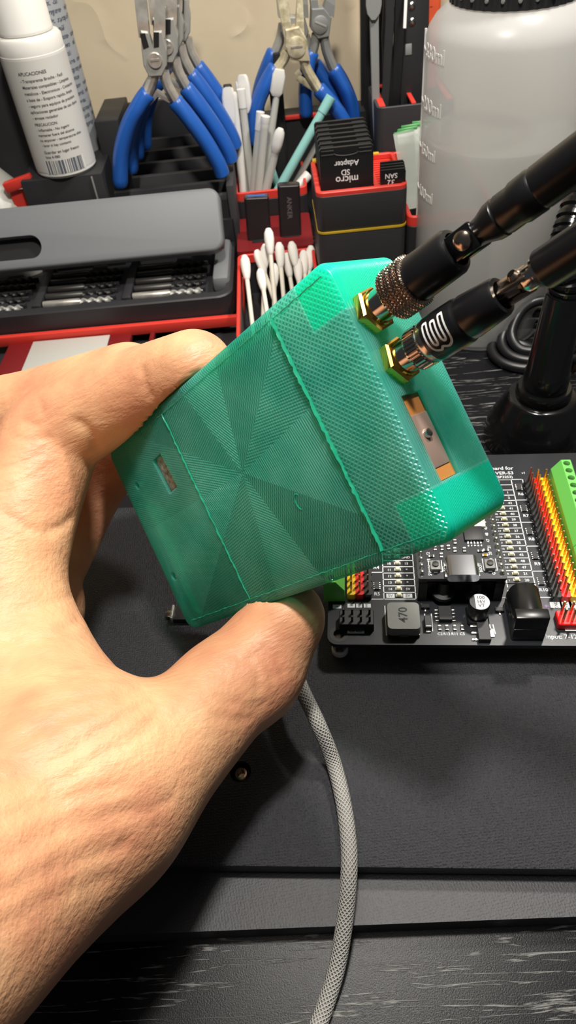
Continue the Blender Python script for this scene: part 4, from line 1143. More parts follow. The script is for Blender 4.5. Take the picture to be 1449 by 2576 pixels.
# --- stacked card box, lower and upper
lowbin = thing('storage_bin', 'charcoal lower bin with a yellow seam under the memory card box', 'storage bin', og(0, 0))
mb = MB(); mb.add(bin_vf(41.5, 41.5, 49.5), None, True); mb.build('body', 'bin', lowbin, world=False, angle=30)
mb = MB(); o_ = rrect(41.9, 41.9, 3.7); mb.add(loft_vf([[(x * k, y * k, z) for x, y in o_] for k, z in ((1, 49.6), (1, 50.5), (.9, 50.5), (.9, 49.6))], ring=True)); mb.build('seam', 'gold', lowbin, world=False)
mb = MB(); mb.box(18, .5, 5, T(-4, -20.9, 29), bev=.2); tag(mb.build('label_tab', 'clearwhite', lowbin, world=False), 'pale label tab', None)
CZ = 50.6
card = thing('card_holder', 'charcoal box with a red slotted insert holding memory cards', 'card box', og(0, 0, CZ))
CH = 17.5
mb = MB(); mb.add(bin_vf(41.5, 41.5, CH - 1.2), None, True); mb.build('body', 'bin', card, world=False, angle=30)
mb = MB(); mb.add(rim_vf(41.3, 41.3, 2.2, wall=2.2), T(0, 0, CH - 1.6), True)
mb.build('rim', 'red', card, world=False, angle=30)
mb = MB(); mb.box(38, 2, 14, T(0, -18.2, 1.6)); mb.box(38, 2, 14, T(0, 18.2, 1.6)); mb.box(2, 38, 14, T(3.4 + 4.2, 0, 1.6))
for k in range(13):
    y = -16 + k * 2.7
    mb.box(2.0, 1.3, 13.6, T(-18.2, y, 1.6)); mb.box(13, 1.3, 13.6, T(14.0, y, 1.6))
mb.build('slotted_insert', 'red', card, world=False)
mb = MB(); mb.box(27, 1.2, 6.5, T(-5, -17.6, 9.4), bev=.4); mb.build('front_lip', 'red', card, world=False)
mb = MB(); mb.box(3.6, 3.6, 1.4, T(-18, 18.6, CH), bev=.4); mb.box(6, 2.2, 1.2, T(10, 19.6, CH), bev=.4); mb.build('yellow_corner', 'gold', card, world=False)
# full size card adapters, upside down; label side faces the room
def sd_card(Mx, label_, grp):
    t = thing('memory_card_adapter', label_, 'memory card', Mx, grp)
    mb = MB(); P_ = [(-12, 0), (12, 0), (12, 32), (-12, 32)]
    mb.add(prism_vf([(-12, .0), (12, 0), (12, 31.2), (11.2, 32), (-11.2, 32), (-12, 31.2)], -1.0, 1.0), RX(90)); mb.build('body', 'sd', t, world=False)
    for sx in (-1, 1):
        mb = MB()
        for k in range(2): mb.box(5.6, .4, .5, T(sx * 8.4, -1.02, 29.0 + k * 1.6), bev=.1)
        mb.build('grip_ridge', 'sdridge', t, world=False)
    mb = MB(); P2 = catmull([(-5.5, 29.6, 0), (-4, 28.8, 0), (0, 28.4, 0), (4, 28.8, 0), (5.5, 29.6, 0)], 5)
    mb.tube([(p.x, -1.02, p.y) for p in P2], .22, 6); mb.build('grip_edge', 'sdridge', t, world=False)
    mb = MB(); mt = T(0, -1.06, 0) @ RX(90)
    mb.text('Adapter', 3.3, mt @ T(0, 25.2, 0) @ RZ(180)); mb.text('micro', 4.4, mt @ T(0, 18.4, 0) @ RZ(180)); mb.text('SD', 3.4, mt @ T(-.6, 21.5, 0) @ RZ(180))
    mb.build('lettering', 'wtext', t, world=False); return t
fb = at(806, 470, z=CZ + CH - 1.4)
fl = og(0, 0, CZ).inverted() @ at(874, 468, z=CZ + CH)
ord_ = ['front card of the adapter stack, showing white lettering', 'second', 'third', 'fourth', 'fifth', 'sixth', 'seventh']
sd0 = sd_card(og(0, 0, CZ) @ T(fl.x, fl.y + 1.2, 1.7) @ RX(-3), 'front black memory card adapter with upside-down white lettering in the red holder', 'memory card adapters in the red holder')
for k in range(1, 7):
    dup(sd0, og(0, 0, CZ) @ T(fl.x + .15 * (k % 2), fl.y + 1.2 + 5.0 * k, 1.7 + .25 * k) @ RX(-3), ord_[k] + ' black memory card adapter from the front in the red holder')
def micro(Mx, label_, grp):
    t = thing('micro_memory_card', label_, 'memory card', Mx, grp)
    mb = MB(); mb.add(prism_vf([(-5.5, 0), (5.5, 0), (5.5, 14), (4.8, 15), (-5.5, 15)], -.5, .5), RX(90)); mb.build('body', 'sd', t, world=False)
    mb = MB(); mt = T(0, -.54, 0) @ RX(90)
    mb.text('SAN', 3.0, mt @ T(-1.0, 12.4, 0) @ RZ(180)); mb.text('32', 3.4, mt @ T(-1.0, 9.6, 0) @ RZ(180)); mb.build('lettering', 'wtext', t, world=False); return t
fm = og(0, 0, CZ).inverted() @ at(990, 466, z=CZ + CH)
mi0 = micro(og(0, 0, CZ) @ T(fm.x, fm.y + 1.4, 9.0), 'front micro memory card with white lettering beside the larger adapters', 'micro memory cards in the red holder')
for k, w_ in ((1, 'second'), (2, 'third'), (3, 'rearmost')):
    dup(mi0, og(0, 0, CZ) @ T(fm.x + .2 * k, fm.y + 1.4 + 2.6 * k, 9.0 + .2 * k), w_ + ' micro memory card from the front beside the larger adapters')

# --- neighbour bin with clear bags
RB = thing('storage_bin', 'black bin with a red rim holding clear bags beside the wash bottle', 'storage bin', og(1, 0))
mb = MB(); mb.add(bin_vf(41.5, 83.5, 49), T(0, 21, 0), True); mb.build('body', 'bindark', RB, world=False, angle=30)
mb = MB(); mb.add(rim_vf(41.3, 83.3, 4.5, wall=2), T(0, 21, 49), True); mb.build('rim', 'red', RB, world=False, angle=30)
prev = None
for k in range(9):
    tp_ = at(1016 + k * 9, 332 - k * 3 - (k % 3) * 5, Y=346 + k * 3.5); bt = at(1036 + k * 4, 525, Y=330 + k * 3)
    zax = tp_ - bt
    F = frame(bt, z=zax, x=(1, -.25, 0))
    t = thing('zip_bag', ('front', 'second', 'third', 'fourth', 'fifth', 'sixth', 'seventh', 'eighth', 'rearmost')[k] + ' clear plastic zip bag with green edge from the left beside the wash bottle', 'plastic bag', F, 'clear zip bags beside the wash bottle')
    Lz = zax.length
    mb = MB()
    lp = []
    for q in range(7):
        z = Lz * q / 6; ww = 9 + .8 * math.sin(q * 1.3 + k); oy = .5 * math.sin(q * .9 + k * 1.7)
        lp.append([(-ww / 2, oy - .22, z), (ww / 2, oy + .25 * math.sin(k) - .22, z), (ww / 2, oy + .25 * math.sin(k) + .22, z), (-ww / 2, oy + .22, z)])
    mb.add(loft_vf(lp)); mb.build('film', 'bag', t, world=False)
    mb = MB(); mb.box(9.2, .6, 1.2, T(0, 0, Lz - .6), bev=.2); mb.build('zip_edge', 'baggreen', t, world=False)

# --- left column: swab bin, adapter block, brush bin
LB = thing('storage_bin', 'red rimmed bin full of cotton swabs beside the grey case', 'storage bin', og(-1, 0))
mb = MB(); mb.add(bin_vf(41.5, 83.4, 20), T(0, -21, 0), True); mb.build('body', 'bindark', LB, world=False, angle=30)
mb = MB(); mb.add(rim_vf(41.4, 83.3, 4.5, wall=1.6), T(0, -21, 20.1), True); mb.build('rim', 'red', LB, world=False, angle=30)
mb = MB(); mb.box(38.4, 80.4, .4, T(0, -21, 1.7)); mb.build('bin_lining', 'darkgap', LB, world=False)
# cotton swabs: stick plus two cotton tips
def swab(Mx, label_):
    t = thing('cotton_swab', label_, 'cotton swab', Mx, 'cotton swabs in the red bin')
    MB().lathe([(0, 2), (1.15, 2), (1.15, 70), (0, 70)], None, 12).build('stick', 'stick', t, world=False)
    for z, s_ in ((0, 1), (73, -1)):
        MB().lathe([(0, z - s_ * 3), (1.3, z - s_ * 2.6), (2.35, z - s_ * .5), (2.6, z + s_ * 2.5), (2.3, z + s_ * 6), (1.7, z + s_ * 9), (1.2, z + s_ * 10.5), (1.1, z + s_ * 10.6)][::1] if s_ > 0 else [(1.1, z + 3 - 13.6), (1.2, z - 10.5), (1.7, z - 9), (2.3, z - 6), (2.6, z - 2.5), (2.35, z + .5), (1.3, z + 2.6), (0, z + 3)], None, 16).build('cotton_tip', 'cotton', t, world=False)
    return t
sw = [((675, 578), 351, (700, 850), 318), ((615, 646), 347, (640, 860), 312), ((646, 633), 353, (735, 880), 314), ((667, 618), 355, (660, 870), 318), ((702, 614), 355, (722, 850), 320), ((733, 612), 356, (775, 830), 322),
      ((720, 640), 358, (755, 850), 326), ((763, 634), 357, (775, 800), 328), ((782, 622), 359, (770, 810), 332), ((748, 655), 351, (765, 840), 316), ((655, 680), 346, (682, 850), 310), ((690, 668), 349, (690, 860), 312)]
swl = ['tallest cotton swab standing above the others', 'leftmost cotton swab leaning against the red bin edge', 'cotton swab crossing in front, second head from the left', 'cotton swab just left of the tallest one, behind it', 'cotton swab just right of the tallest one',
       'cotton swab with a raised head, third from the right', 'lower cotton swab between two raised heads at the back', 'second cotton swab from the right in the red bin', 'rightmost cotton swab in the red bin', 'low cotton swab at the right front of the bunch', 'low cotton swab at the left front of the bunch', 'low cotton swab below the tallest one']
sw0 = None
for (hp_, hy, bp_, by_), lb in zip(sw, swl):
    top = at(*hp_, Y=hy); bot = at(*bp_, Y=by_); d = (bot - top).normalized(); F = frame(top + d * 2.0, z=d)
    if sw0 is None: sw0 = swab(F, lb)
    else: dup(sw0, F, lb)

UB = thing('adapter_block', 'dark red slotted block holding two black adapters', 'holder', og(-1, 1))
mb = MB(); mb.add(prism_vf(rrect(41.4, 41.4, 2), 0, 23), None, False); mb.add(loft_vf([[(x * k, y, z) for x, y in rrect(41.4, 41.4, 2)] for k, z in ((1, 23), (1, 25.5))])); mb.build('block', 'darkred', UB, world=False)
for k, (px_, py_) in enumerate(((733, 569), (733, 592), (655, 606))):
    q = loc(UB, px_, py_, z=25.6); mb = MB(); mb.box(9, 3.6, .5, T(q.x, q.y, 25.4), bev=.15); mb.box(7, 2.0, .3, T(q.x, q.y, 25.8), bev=.1); mb.build('slot', 'darkgap', UB, world=False)
def adapter(px0, px1, pytop, pybot, label_, tongue, text=None):
    bl_, br_ = at(px0[0], pybot, Y=374), at(px1[0], pybot - 5, Y=373)
    tl_, tr_ = at(px0[1], pytop, Y=375), at(px1[1], pytop - 8, Y=374)
    wv_ = (br_ - bl_); W_ = wv_.length; h_ = ((tl_ + tr_) / 2 - (bl_ + br_) / 2).length
    c_ = (bl_ + br_) / 2; up = (tl_ + tr_) / 2 - c_
    F = frame(c_, z=up, x=wv_) @ T(0, 3.2, 0)
    t = thing('usb_adapter', label_, 'adapter', F)
    mb = MB(); mb.add(prism_vf(rrect(W_, 6.6, 1.6), -9, h_ - .3)); mb.add(loft_vf([[(x * k, y * k2, z) for x, y in rrect(W_, 6.6, 1.6)] for k, k2, z in ((1, 1, h_ - .3), (.97, .92, h_))]), None); mb.build('body', 'usb', t, world=False)
    mb = MB(); mb.add(loft_vf([[(x * k, y * k2, h_ + .05 + z) for x, y in rrect(W_ * .86, 4.8, .8)] for k, k2, z in ((1, 1, -.4), (1, 1, .3), (.92, .8, .3), (.92, .8, -.4))], ring=True)); mb.build('socket_shell', 'usbc', t, world=False)
    mb = MB(); mb.box(W_ * .74, 2.0, .4, T(0, .6, h_ - .1)); mb.build('socket_tongue', tongue, t, world=False)
    if text: mb = MB(); mb.text(text, 3.5, T(0, -3.35, h_ * .38) @ RX(90) @ RZ(-90)); mb.build('lettering', 'usbtext', t, world=False)
    return t
adapter((622, 612), (682, 677), 503, 598, 'black adapter with a blue socket tongue, left of the pair', 'usbblue')
adapter((702, 694), (757, 757), 472, 558, 'black adapter with grey sideways lettering, right of the pair', 'usbc', 'ANKER')

PB = thing('storage_bin', 'black bin with a red rim holding white and teal brush sticks', 'storage bin', og(-1, 2))
q0 = at(600, 492, Y=405)
mb = MB(); mb.add(bin_vf(41.5, 41.5, q0.z - 3), None, True); mb.build('body', 'bindark', PB, world=False, angle=30)
mb = MB(); mb.add(rim_vf(41.3, 41.3, 4.5, wall=1.6), T(0, 0, q0.z - 2.9), True); mb.build('rim', 'red', PB, world=False, angle=30)
mb = MB(); mb.box(4, 3, 62, T(10, 16, q0.z - 3), bev=.6); mb.build('rear_post', 'black', PB, world=False)

def brush(label_, base, tip, r0, r1, matn, head, hd=None, Yb=418, Yt=422):
    b_, t_ = at(*base, Y=Yb), at(*tip, Y=Yt); ax = (t_ - b_); L = ax.length
    F = frame(b_ - ax.normalized() * 24, z=ax, x=(1, 0, 0)); L += 24
    t = thing('interdental_brush', label_, 'brush stick', F, 'white and teal brush sticks in the bin')
    MB().lathe([(0, 0), (r0, .5), (r0, L * .6), (r1, L - 4), (r1 * 1.05, L - 1), (r1 * .8, L), (0, L)], None, 14).build('handle', matn, t, world=False)
    mb = MB()
    if head == 'oval': mb.add(loft_vf([[(x * k, y * k2 - .8, L - 9 + z) for x, y in rrect(6.0, 4.6, 2.2, 5)] for k, k2, z in ((.5, .5, -1.5), (.9, .9, .5), (1, 1, 3.5), (1, 1, 7), (.85, .9, 10), (.5, .6, 11.6))]), RZ(hd or 0), True)
    elif head == 'block': mb.add(loft_vf([[(x * k - .6, y * k2, L - 4 + z) for x, y in rrect(7.2, 5.2, 1.2, 4)] for k, k2, z in ((.6, .7, -1), (1, 1, 1), (.96, 1, 9), (.7, .9, 11.5)) ]), RZ(hd or 0), True)
    elif head == 'flag': 
        mb.add(loft_vf([[(x * k - 3.0, y, L - 13 + z) for x, y in rrect(7.4, 3.2, 1.3, 4)] for k, z in ((.45, -2), (.9, 0), (1, 3), (1, 11), (.75, 15), (.5, 16))]), RZ(hd or 0), True)
    elif head == 'round': mb.lathe([(0, L - 3), (2.2, L - 2), (2.6, L + .5), (2.5, L + 2.2), (0, L + 2.8)], None, 18)
    elif head == 'cap': mb.lathe([(0, L - 9), (r1 * 1.15, L - 8.5), (r1 * 1.2, L + .4), (0, L + .6)], None, 16)
    if head: mb.build('head', 'white' if matn != 'teal' or head == 'oval' else 'teal', t, world=False, angle=50)
    if head == 'flag': mb = MB(); mb.box(4.6, 3.0, 2.6, RZ(hd or 0) @ T(-3.0, 0, L + 1.4), bev=.8)
    if head == 'flag' and hd < 90: mb.build('dark_tip', 'black', t, world=False)
    return t
brush('white brush stick with a flat head and black tip, leftmost', (612, 478), (588, 232), 2.3, 1.6, 'white', 'flag', 0)
brush('thin white brush stick directly behind the leftmost one', (628, 470), (598, 205), 1.9, 1.5, 'white', 'flag', 160, 424, 430)
brush('white brush stick with a plain end in front of the pale ones at left', (634, 476), (606, 226), 2.2, 2.0, 'clearwhite', 'cap', 0, 420, 424)
brush('white brush stick with an upright round head, left of centre', (638, 480), (655, 283), 2.3, 1.9, 'clearwhite', 'cap', 0, 414, 416)
brush('clear short brush stick with a small round end', (650, 482), (667, 303), 2.5, 2.2, 'clearwhite', 'round', 0, 411, 411)
brush('clear brush stick with a big white oval head, nearest', (668, 482), (704, 335), 2.4, 2.0, 'clearwhite', 'oval', -20, 409, 408)
brush('tallest white brush stick with a square head before the blue pliers', (660, 474), (700, 215), 2.4, 1.7, 'clearwhite', 'block', 0, 422, 424)
brush('long teal brush stick leaning to the right', (700, 478), (832, 245), 2.6, 2.4, 'teal', 'cap', 0, 412, 420)
brush('white brush stick leaning right behind the long teal one', (738, 470), (808, 345), 1.8, 1.6, 'clearwhite', None, 0, 424, 426)
brush('teal brush stick half hidden at the left of the bin', (692, 450), (622, 238), 2.0, 1.6, 'teal', None, 0, 428, 434)
brush('short white brush stick end low at the right of the bin', (742, 478), (775, 440), 2.6, 2.4, 'white', 'cap', 0, 414, 418)

# --- grey bit case in a red tray
CM = T(*at(592, 797, z=9)) @ RZ(-3.6)
bc = thing('bit_case', 'open grey case with a slotted lid holding small steel bits', 'tool case', CM)
CW, CD = 170.0, 68.0
def rr2(w_, d_, r, n=6): return rrect(w_, d_, r, n, -w_ / 2 + 0, d_ / 2)
mb = MB()
oP, iP = rrect(CW, CD, 8, 6, -CW / 2, CD / 2), rrect(CW - 7, CD - 9, 5, 6, -CW / 2, CD / 2 + .6)
mb.add(loft_vf([[(x, y, 0) for x, y in oP], [(x, y, 11.5) for x, y in oP], [(x * 1.0 - .3, y, 12.2) for x, y in rrect(CW - 1.2, CD - 1.2, 7.6, 6, -CW / 2, CD / 2)], [(x, y, 12.2) for x, y in iP], [(x, y, 6.5) for x, y in iP]]), None, True); mb.build('tray', 'casedark', bc, world=False, angle=30)
mb = MB(); mb.box(9, 46, 9.2, T(-6.2, 36, 6.4), bev=2.5); mb.build('tray_end', 'casegrey', bc, world=False)
# lid standing open over the rear half of the tray
la = CM.inverted() @ at(560, 630, Y=347); lb_ = CM.inverted() @ at(548, 468, Y=365)
up = Vector((0, lb_.y - la.y, lb_.z - la.z)); LH = up.length
LFm = frame((-1.0 + la.x * 0 + 0, la.y, la.z), x=(1, 0, 0), z=Vector((1, 0, 0)).cross(up))
LX = la.x + 2.0
mb = MB(); lw = CW - 2
def lidloop(ins, z, r): return [(x + LX - lw / 2, y + LH / 2, z) for x, y in rrect(lw - 2 * ins, LH - 2 * ins, r, 8)]
mb.add(loft_vf([lidloop(0, -7, 6), lidloop(0, -2, 6), lidloop(.3, -.9, 5.8), lidloop(.9, -.2, 5.4), lidloop(1.6, 0, 5)]), LFm, True)
lid = mb.build('lid', 'casegrey', bc, world=False, angle=60)
ho = LFm.inverted() @ (CM.inverted() @ at(22, 612, Y=350))
hcut = MB(); hcut.add(prism_vf(rrect(30, 11.5, 5.7, 8, ho.x - 3, ho.y), -6, 3), LFm); cut(lid, [hcut.build('c', 'black')])
mb = MB(); mb.add(prism_vf(rrect(29, 10.5, 5.2, 8, ho.x - 3, ho.y), -5.8, -5.2), LFm); mb.build('finger_slot', 'darkgap', bc, world=False)
for sx in (LX - 6,):
    mb = MB(); mb.box(5, 10, 22, T(sx, 50, 14), bev=1.0); mb.build('hinge', 'casedark', bc, world=False)
def bit(Mx, label_, kind):
    t = thing('drill_bit', label_, 'bit', Mx, 'steel bits in the grey case')
    MB().lathe([(0, 0), (1.9, 0), (2.0, .3), (2.0, 19), (1.3, 20.2), (0, 20.2)], RY(90), 16).build('shank', 'steel' if kind == 0 else 'shadebit', t, world=False)
    mb = MB(); lps = []
    for k in range(25):
        x = 20 + 17 * k / 24; r_ = 1.35 * (1 if k < 23 else .5)
        lps.append([(x, r_ * math.cos(a) * (1 + .35 * math.cos(2 * (a - k * .5))), r_ * math.sin(a) * (1 + .35 * math.cos(2 * (a - k * .5)))) for a in np.linspace(0, 2 * math.pi, 12, endpoint=False)])
    mb.add(loft_vf(lps), None, True); mb.build('flute', 'dullsteel' if kind == 0 else 'shadeflute', t, world=False); return t
b0_ = None; b1_ = None
cols_ = [((-115, 790), 'left'), ((110, 768), 'middle'), ((335, 747), 'right')]
rown = ['front', 'second', 'third', 'fourth', 'rearmost']
for (px_, cn) in cols_:
    p = CM.inverted() @ at(px_[0], px_[1], z=9 + 8.6); print('BIT', p)
    for k in range(5):
        if k == 1 and b1_ is None: pass
        F = CM @ T(p.x, p.y + k * 7.2, 8.6 + .3 * k)
        lb = f'{rown[k]} steel bit in the {cn} column of the grey case'
        if k == 0:
            if b0_ is None: b0_ = bit(F, lb, 0)
            else: dup(b0_, F, lb)
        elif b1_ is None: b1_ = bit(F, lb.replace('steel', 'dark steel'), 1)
        else: dup(b1_, F, lb.replace('steel', 'dark steel'))  # rows behind the front have the shade under the lid in their steel colour
    for k in range(1):
        mb = MB(); mb.box(4.5, 44, 4.4, T(p.x - 3.0, p.y + 18, 6.4), bev=.6); mb.box(8, 44, 2.4, T(p.x + 24, p.y + 18, 6.4), bev=.5); [mb.box(38, 1.6, 2.6, T(p.x + 19, p.y + 3.6 + 7.2 * k2, 6.4), bev=.4) for k2 in range(5)]; mb.build('bit_rest', 'casedark', bc, world=False)

tray = thing('base_tray', 'red base tray with open cells in front of the grey case', 'tray', CM)
mb = MB(); mb.box(180, 3.2, 5.5, T(-87, -2.4, -3.2), bev=.5); mb.build('rail', 'red', tray, world=False)
mb = MB(); mb.box(3.0, 80, 8, T(2.6, 30, -4), bev=.5); mb.build('side_rail', 'red', tray, world=False)
def cellpost(px0, px1, py, wid):
    a, b_ = loc(tray, px0, py, z=7), loc(tray, px1, py - 6, z=7)
    mb = MB(); mb.box(max(abs(b_.x - a.x), wid), 44, 3, T((a.x + b_.x) / 2, -25, -5), bev=.4); mb.build('cross_bar', 'darkred', tray, world=False)
cellpost(12, 86, 890, 3); cellpost(272, 330, 850, 3); cellpost(380, 392, 826, 2)
mb = MB(); mb.box(182, 44, 1.2, T(-88, -25, -8.6)); mb.build('tray_floor', 'bindark', tray, world=False)
a, b_ = loc(tray, 84, 860, z=8), loc(tray, 276, 845, z=8)
mb = MB(); mb.box(b_.x - a.x, 40, .8, T((a.x + b_.x) / 2, -25, -1.6), bev=.2); mb.build('insert', 'clearwhite', tray, world=False)

# --- pliers racks
rk = thing('pliers_rack', 'black stepped rack holding the left group of blue pliers', 'rack', T(-43, 386, 0) @ RZ(OYAW))
mb = MB(); mb.box(66, 60, 34, T(0, 30, 0)); mb.box(62, 58, 10, T(0, 31, 34))
mb.build('base', 'bindark', rk, world=False)
mb = MB()
for k in range(6):
    z = 46 + k * 3.0; mb.box(64, 3.4, z, T(0, 6 + k * 10.5, 0), bev=.4)
mb.build('rib', 'bin', rk, world=False)
mb = MB(); mb.box(4, 60, 52, T(33.5, 30, 0), bev=.6); mb.build('side_panel', 'bin', rk, world=False)
mb = MB(); mb.box(62, 3, 78, T(0, 68, 0), bev=.6); mb.build('back_panel', 'bin', rk, world=False)

def pliers(label_, grp, nodes, jc, Y0, style, Mx=None, mats=('blue', 'steel', 'dullsteel')):
    """nodes: pixel polylines of the two grips and jaws in the vertical plane Y=Y0; joint at jc"""
    o_ = at(*jc, Y=Y0)
    F = T(*o_); Fi = F.inverted()
    L = lambda p: Fi @ at(*p, Y=Y0)
    t = thing('pliers', label_, 'pliers', Mx or F, grp); ROOT[t.name] = F
    for side in ('gl', 'gr'):
        P_ = catmull([L(p) for p in nodes[side]], 6); n = len(P_)
        rad = [(4.3, 3.6)] * n
        rad = [(3.6 + 2.4 * min(1, i / (n * .3)), 4.0) for i in range(n)]
        rad[-1] = (5.0, 3.4); rad[0] = (rad[0][0] * .9, 3.4)
        mb = MB(); mb.tube(P_, [(q[1], q[0]) for q in rad], 14); mb.lathe([(0, 0)], None) if False else None
        mb.build('grip', mats[0], t, world=False)
        s_ = nodes[side + 's']; P2 = catmull([L(p) for p in s_], 4)
        mb = MB(); mb.tube(P2, [(2.6, 3.3)] * len(P2), 10); mb.build('arm', mats[1], t, world=False)
    # lap joint
    jp = [L(p) for p in nodes['joint']]
    mb = MB(); mb.add(loft_vf([[(p.x * k, y, p.z * k) for p in jp] for k, y in ((1, 4.2), (1, -3.6), (.93, -4.2))]), None); mb.build('joint', mats[2], t, world=False)
    mb = MB(); r_ = nodes.get('pr', 3.4); mb.lathe([(0, 0), (r_, 0), (r_, .5), (r_ * .9, .8), (0, .8)], T(0, -4.2, 0) @ RX(90), 24); pv = mb.build('pivot', mats[1], t, world=False)
    if style == 'screw': mb = MB(); mb.box(r_ * 1.5, .3, .9, T(0, -5.05, 0) @ RY(25), bev=.05); mb.build('screw_slot', 'dullsteel', pv, world=False)
    else: mb = MB(); mb.box(r_ * 1.25, .25, 1.2, T(0, -5.05, -.3), bev=.1); mb.build('stamp', 'steel', pv, world=False)
    for jn in ('jl', 'jr'):
        A, B = [L(p) for p in nodes[jn]][:2], [L(p) for p in nodes[jn]][2:]
        # tapered jaw from joint edge (two points) to tip (two points)
        w0, w1 = 3.4, 1.4
        mb = MB(); mid = [(A[k] + B[k]) / 2 for k in (0, 1)]
        lp = []
        for (a, b_, w_) in ((A[0], A[1], w0), ((A[0] * 2 + B[0]) / 3, (A[1] * 2 + B[1]) / 3, w0 * .95), (mid[0], mid[1], w0 * .8), (B[0], B[1], w1)):
            lp.append([(a.x, -w_, a.z), (b_.x, -w_, b_.z), (b_.x, w_, b_.z), (a.x, w_, a.z)])
        mb.add(loft_vf(lp)); mb.build('jaw', mats[1], t, world=False)
    if 'spring' in nodes:
        for seg in nodes['spring']:
            mb = MB(); P3 = [L(p) for p in seg]; mb.tube(P3, [(1.6, .35)] * len(P3), 8); mb.build('spring', mats[1], t, world=False)
    if 'notch' in nodes:
        for q in nodes['notch']:
            a = [L(p) for p in q]; mb = MB(); mb.add(loft_vf([[(p.x, y, p.z) for p in a] for y in (-4.4, -3.0)])); mb.build('notch', 'darkgap', t, world=False)
    return t
NA = {'gl': [(374, 232), (352, 262), (322, 320), (304, 390), (303, 466)], 'gls': [(388, 170), (384, 200), (368, 240)],
      'gr': [(438, 252), (470, 290), (515, 352), (548, 408), (560, 440)], 'grs': [(412, 180), (422, 215), (446, 258)],
      'joint': [(355, 72), (372, 74), (384, 110), (388, 74), (408, 72), (420, 120), (420, 160), (408, 186), (376, 188), (362, 160), (357, 120)],
      'jl': [(350, 90), (378, 100), (334, -40), (366, -40)], 'jr': [(388, 100), (416, 90), (388, -40), (416, -40)],
      'spring': [[(372, 258), (388, 240), (396, 232)], [(430, 252), (392, 231)]],
      'notch': [[(353, 80), (366, 78), (376, 112), (362, 118)], [(387, 76), (401, 76), (401, 112), (388, 114)]]}
pa = pliers('frontmost blue-handled pliers of the left group', 'left group of blue pliers', NA, (391, 146), 392, 'plain')
Fm = ROOT[pa.name]
for k, (dx, dy, dz, w_) in enumerate(((5.5, 13, 2.0, 'second blue-handled pliers behind the frontmost of the left group'), (8.5, 26, 4.5, 'third blue-handled pliers counting from the front of the left group'), (12.0, 38, 5.0, 'rearmost blue-handled pliers of the left group against the wall'))):
    dup(pa, T(dx, dy, dz) @ Fm, w_)

rk2 = thing('pliers_rack', 'black rack with red edges under the right group of blue pliers', 'rack', T(38, 448, 0) @ RZ(OYAW))
qz = at(785, 284, Y=440).z
mb = MB(); mb.box(70, 20, qz - 2, T(0, 2, 0)); mb.build('base', 'bindark', rk2, world=False)
mb = MB(); mb.box(26, 3, 2.0, T(-6, -8, qz - 2), bev=.4); mb.box(8, 16, 2.0, T(24, 2, qz - 2), bev=.4); mb.build('red_edge', 'red', rk2, world=False)
mb = MB(); mb.box(6, 5, qz + 26, T(-16, -9, 0), bev=.8); mb.build('post', 'black', rk2, world=False)
NB = {'gl': [(694, 168), (672, 205), (652, 250), (640, 300), (642, 360)], 'gls': [(722, 130), (714, 150), (698, 172)],
      'gr': [(800, 222), (825, 250), (852, 285), (872, 320), (880, 350)], 'grs': [(762, 140), (772, 175), (802, 226)],
      'joint': [(716, 70), (750, 62), (770, 95), (778, 150), (756, 150), (730, 146), (716, 112)], 'pr': 5.0,
      'jl': [(714, 90), (734, 86), (694, -20), (722, -20)], 'jr': [(742, 86), (764, 84), (748, -20), (760, -20)],
      'spring': [[(748, 194), (790, 222)], [(746, 190), (756, 180)]]}
pliers('worn yellowed pliers with blue handles in the middle of the right group', 'right group of blue pliers', NB, (744, 114), 428, 'plain', None, ('blue', 'oldsteel', 'oldsteel'))
NC = {'gl': [(690, 128), (672, 170), (655, 220), (648, 270), (650, 330)], 'gls': [(712, 60), (706, 95), (692, 132)],
      'gr': [(790, 160), (812, 190), (835, 230), (850, 270), (856, 320)], 'grs': [(768, 90), (776, 120), (792, 164)],
      'joint': [(715, 40), (765, 38), (775, 75), (765, 105), (718, 105), (705, 75)],
      'jl': [(700, 42), (730, 40), (690, -60), (715, -60)], 'jr': [(745, 40), (775, 42), (758, -60), (770, -60)]}
pliers('dark long-nosed pliers with blue handles behind the worn pair', 'right group of blue pliers', NC, (742, 74), 446, 'plain', None, ('blue', 'dullsteel', 'dullsteel'))
ND = {'gl': [(786, 128), (775, 160), (770, 200), (768, 240), (770, 290)], 'gls': [(796, 85), (792, 110), (786, 132)],
      'gr': [(838, 170), (860, 205), (878, 245), (888, 280), (890, 315)], 'grs': [(815, 90), (822, 130), (840, 174)],
      'joint': [(782, 18), (812, 16), (832, 40), (826, 88), (798, 94), (780, 70)], 'pr': 4.2,
      'jl': [(782, 22), (800, 20), (774, -50), (792, -50)], 'jr': [(812, 20), (838, 42), (832, -50), (846, -50)]}
pliers('grey flush cutters with a slotted screw at the right of the group', 'right group of blue pliers', ND, (803, 58), 438, 'screw', None, ('blue', 'greysteel', 'greysteel'))

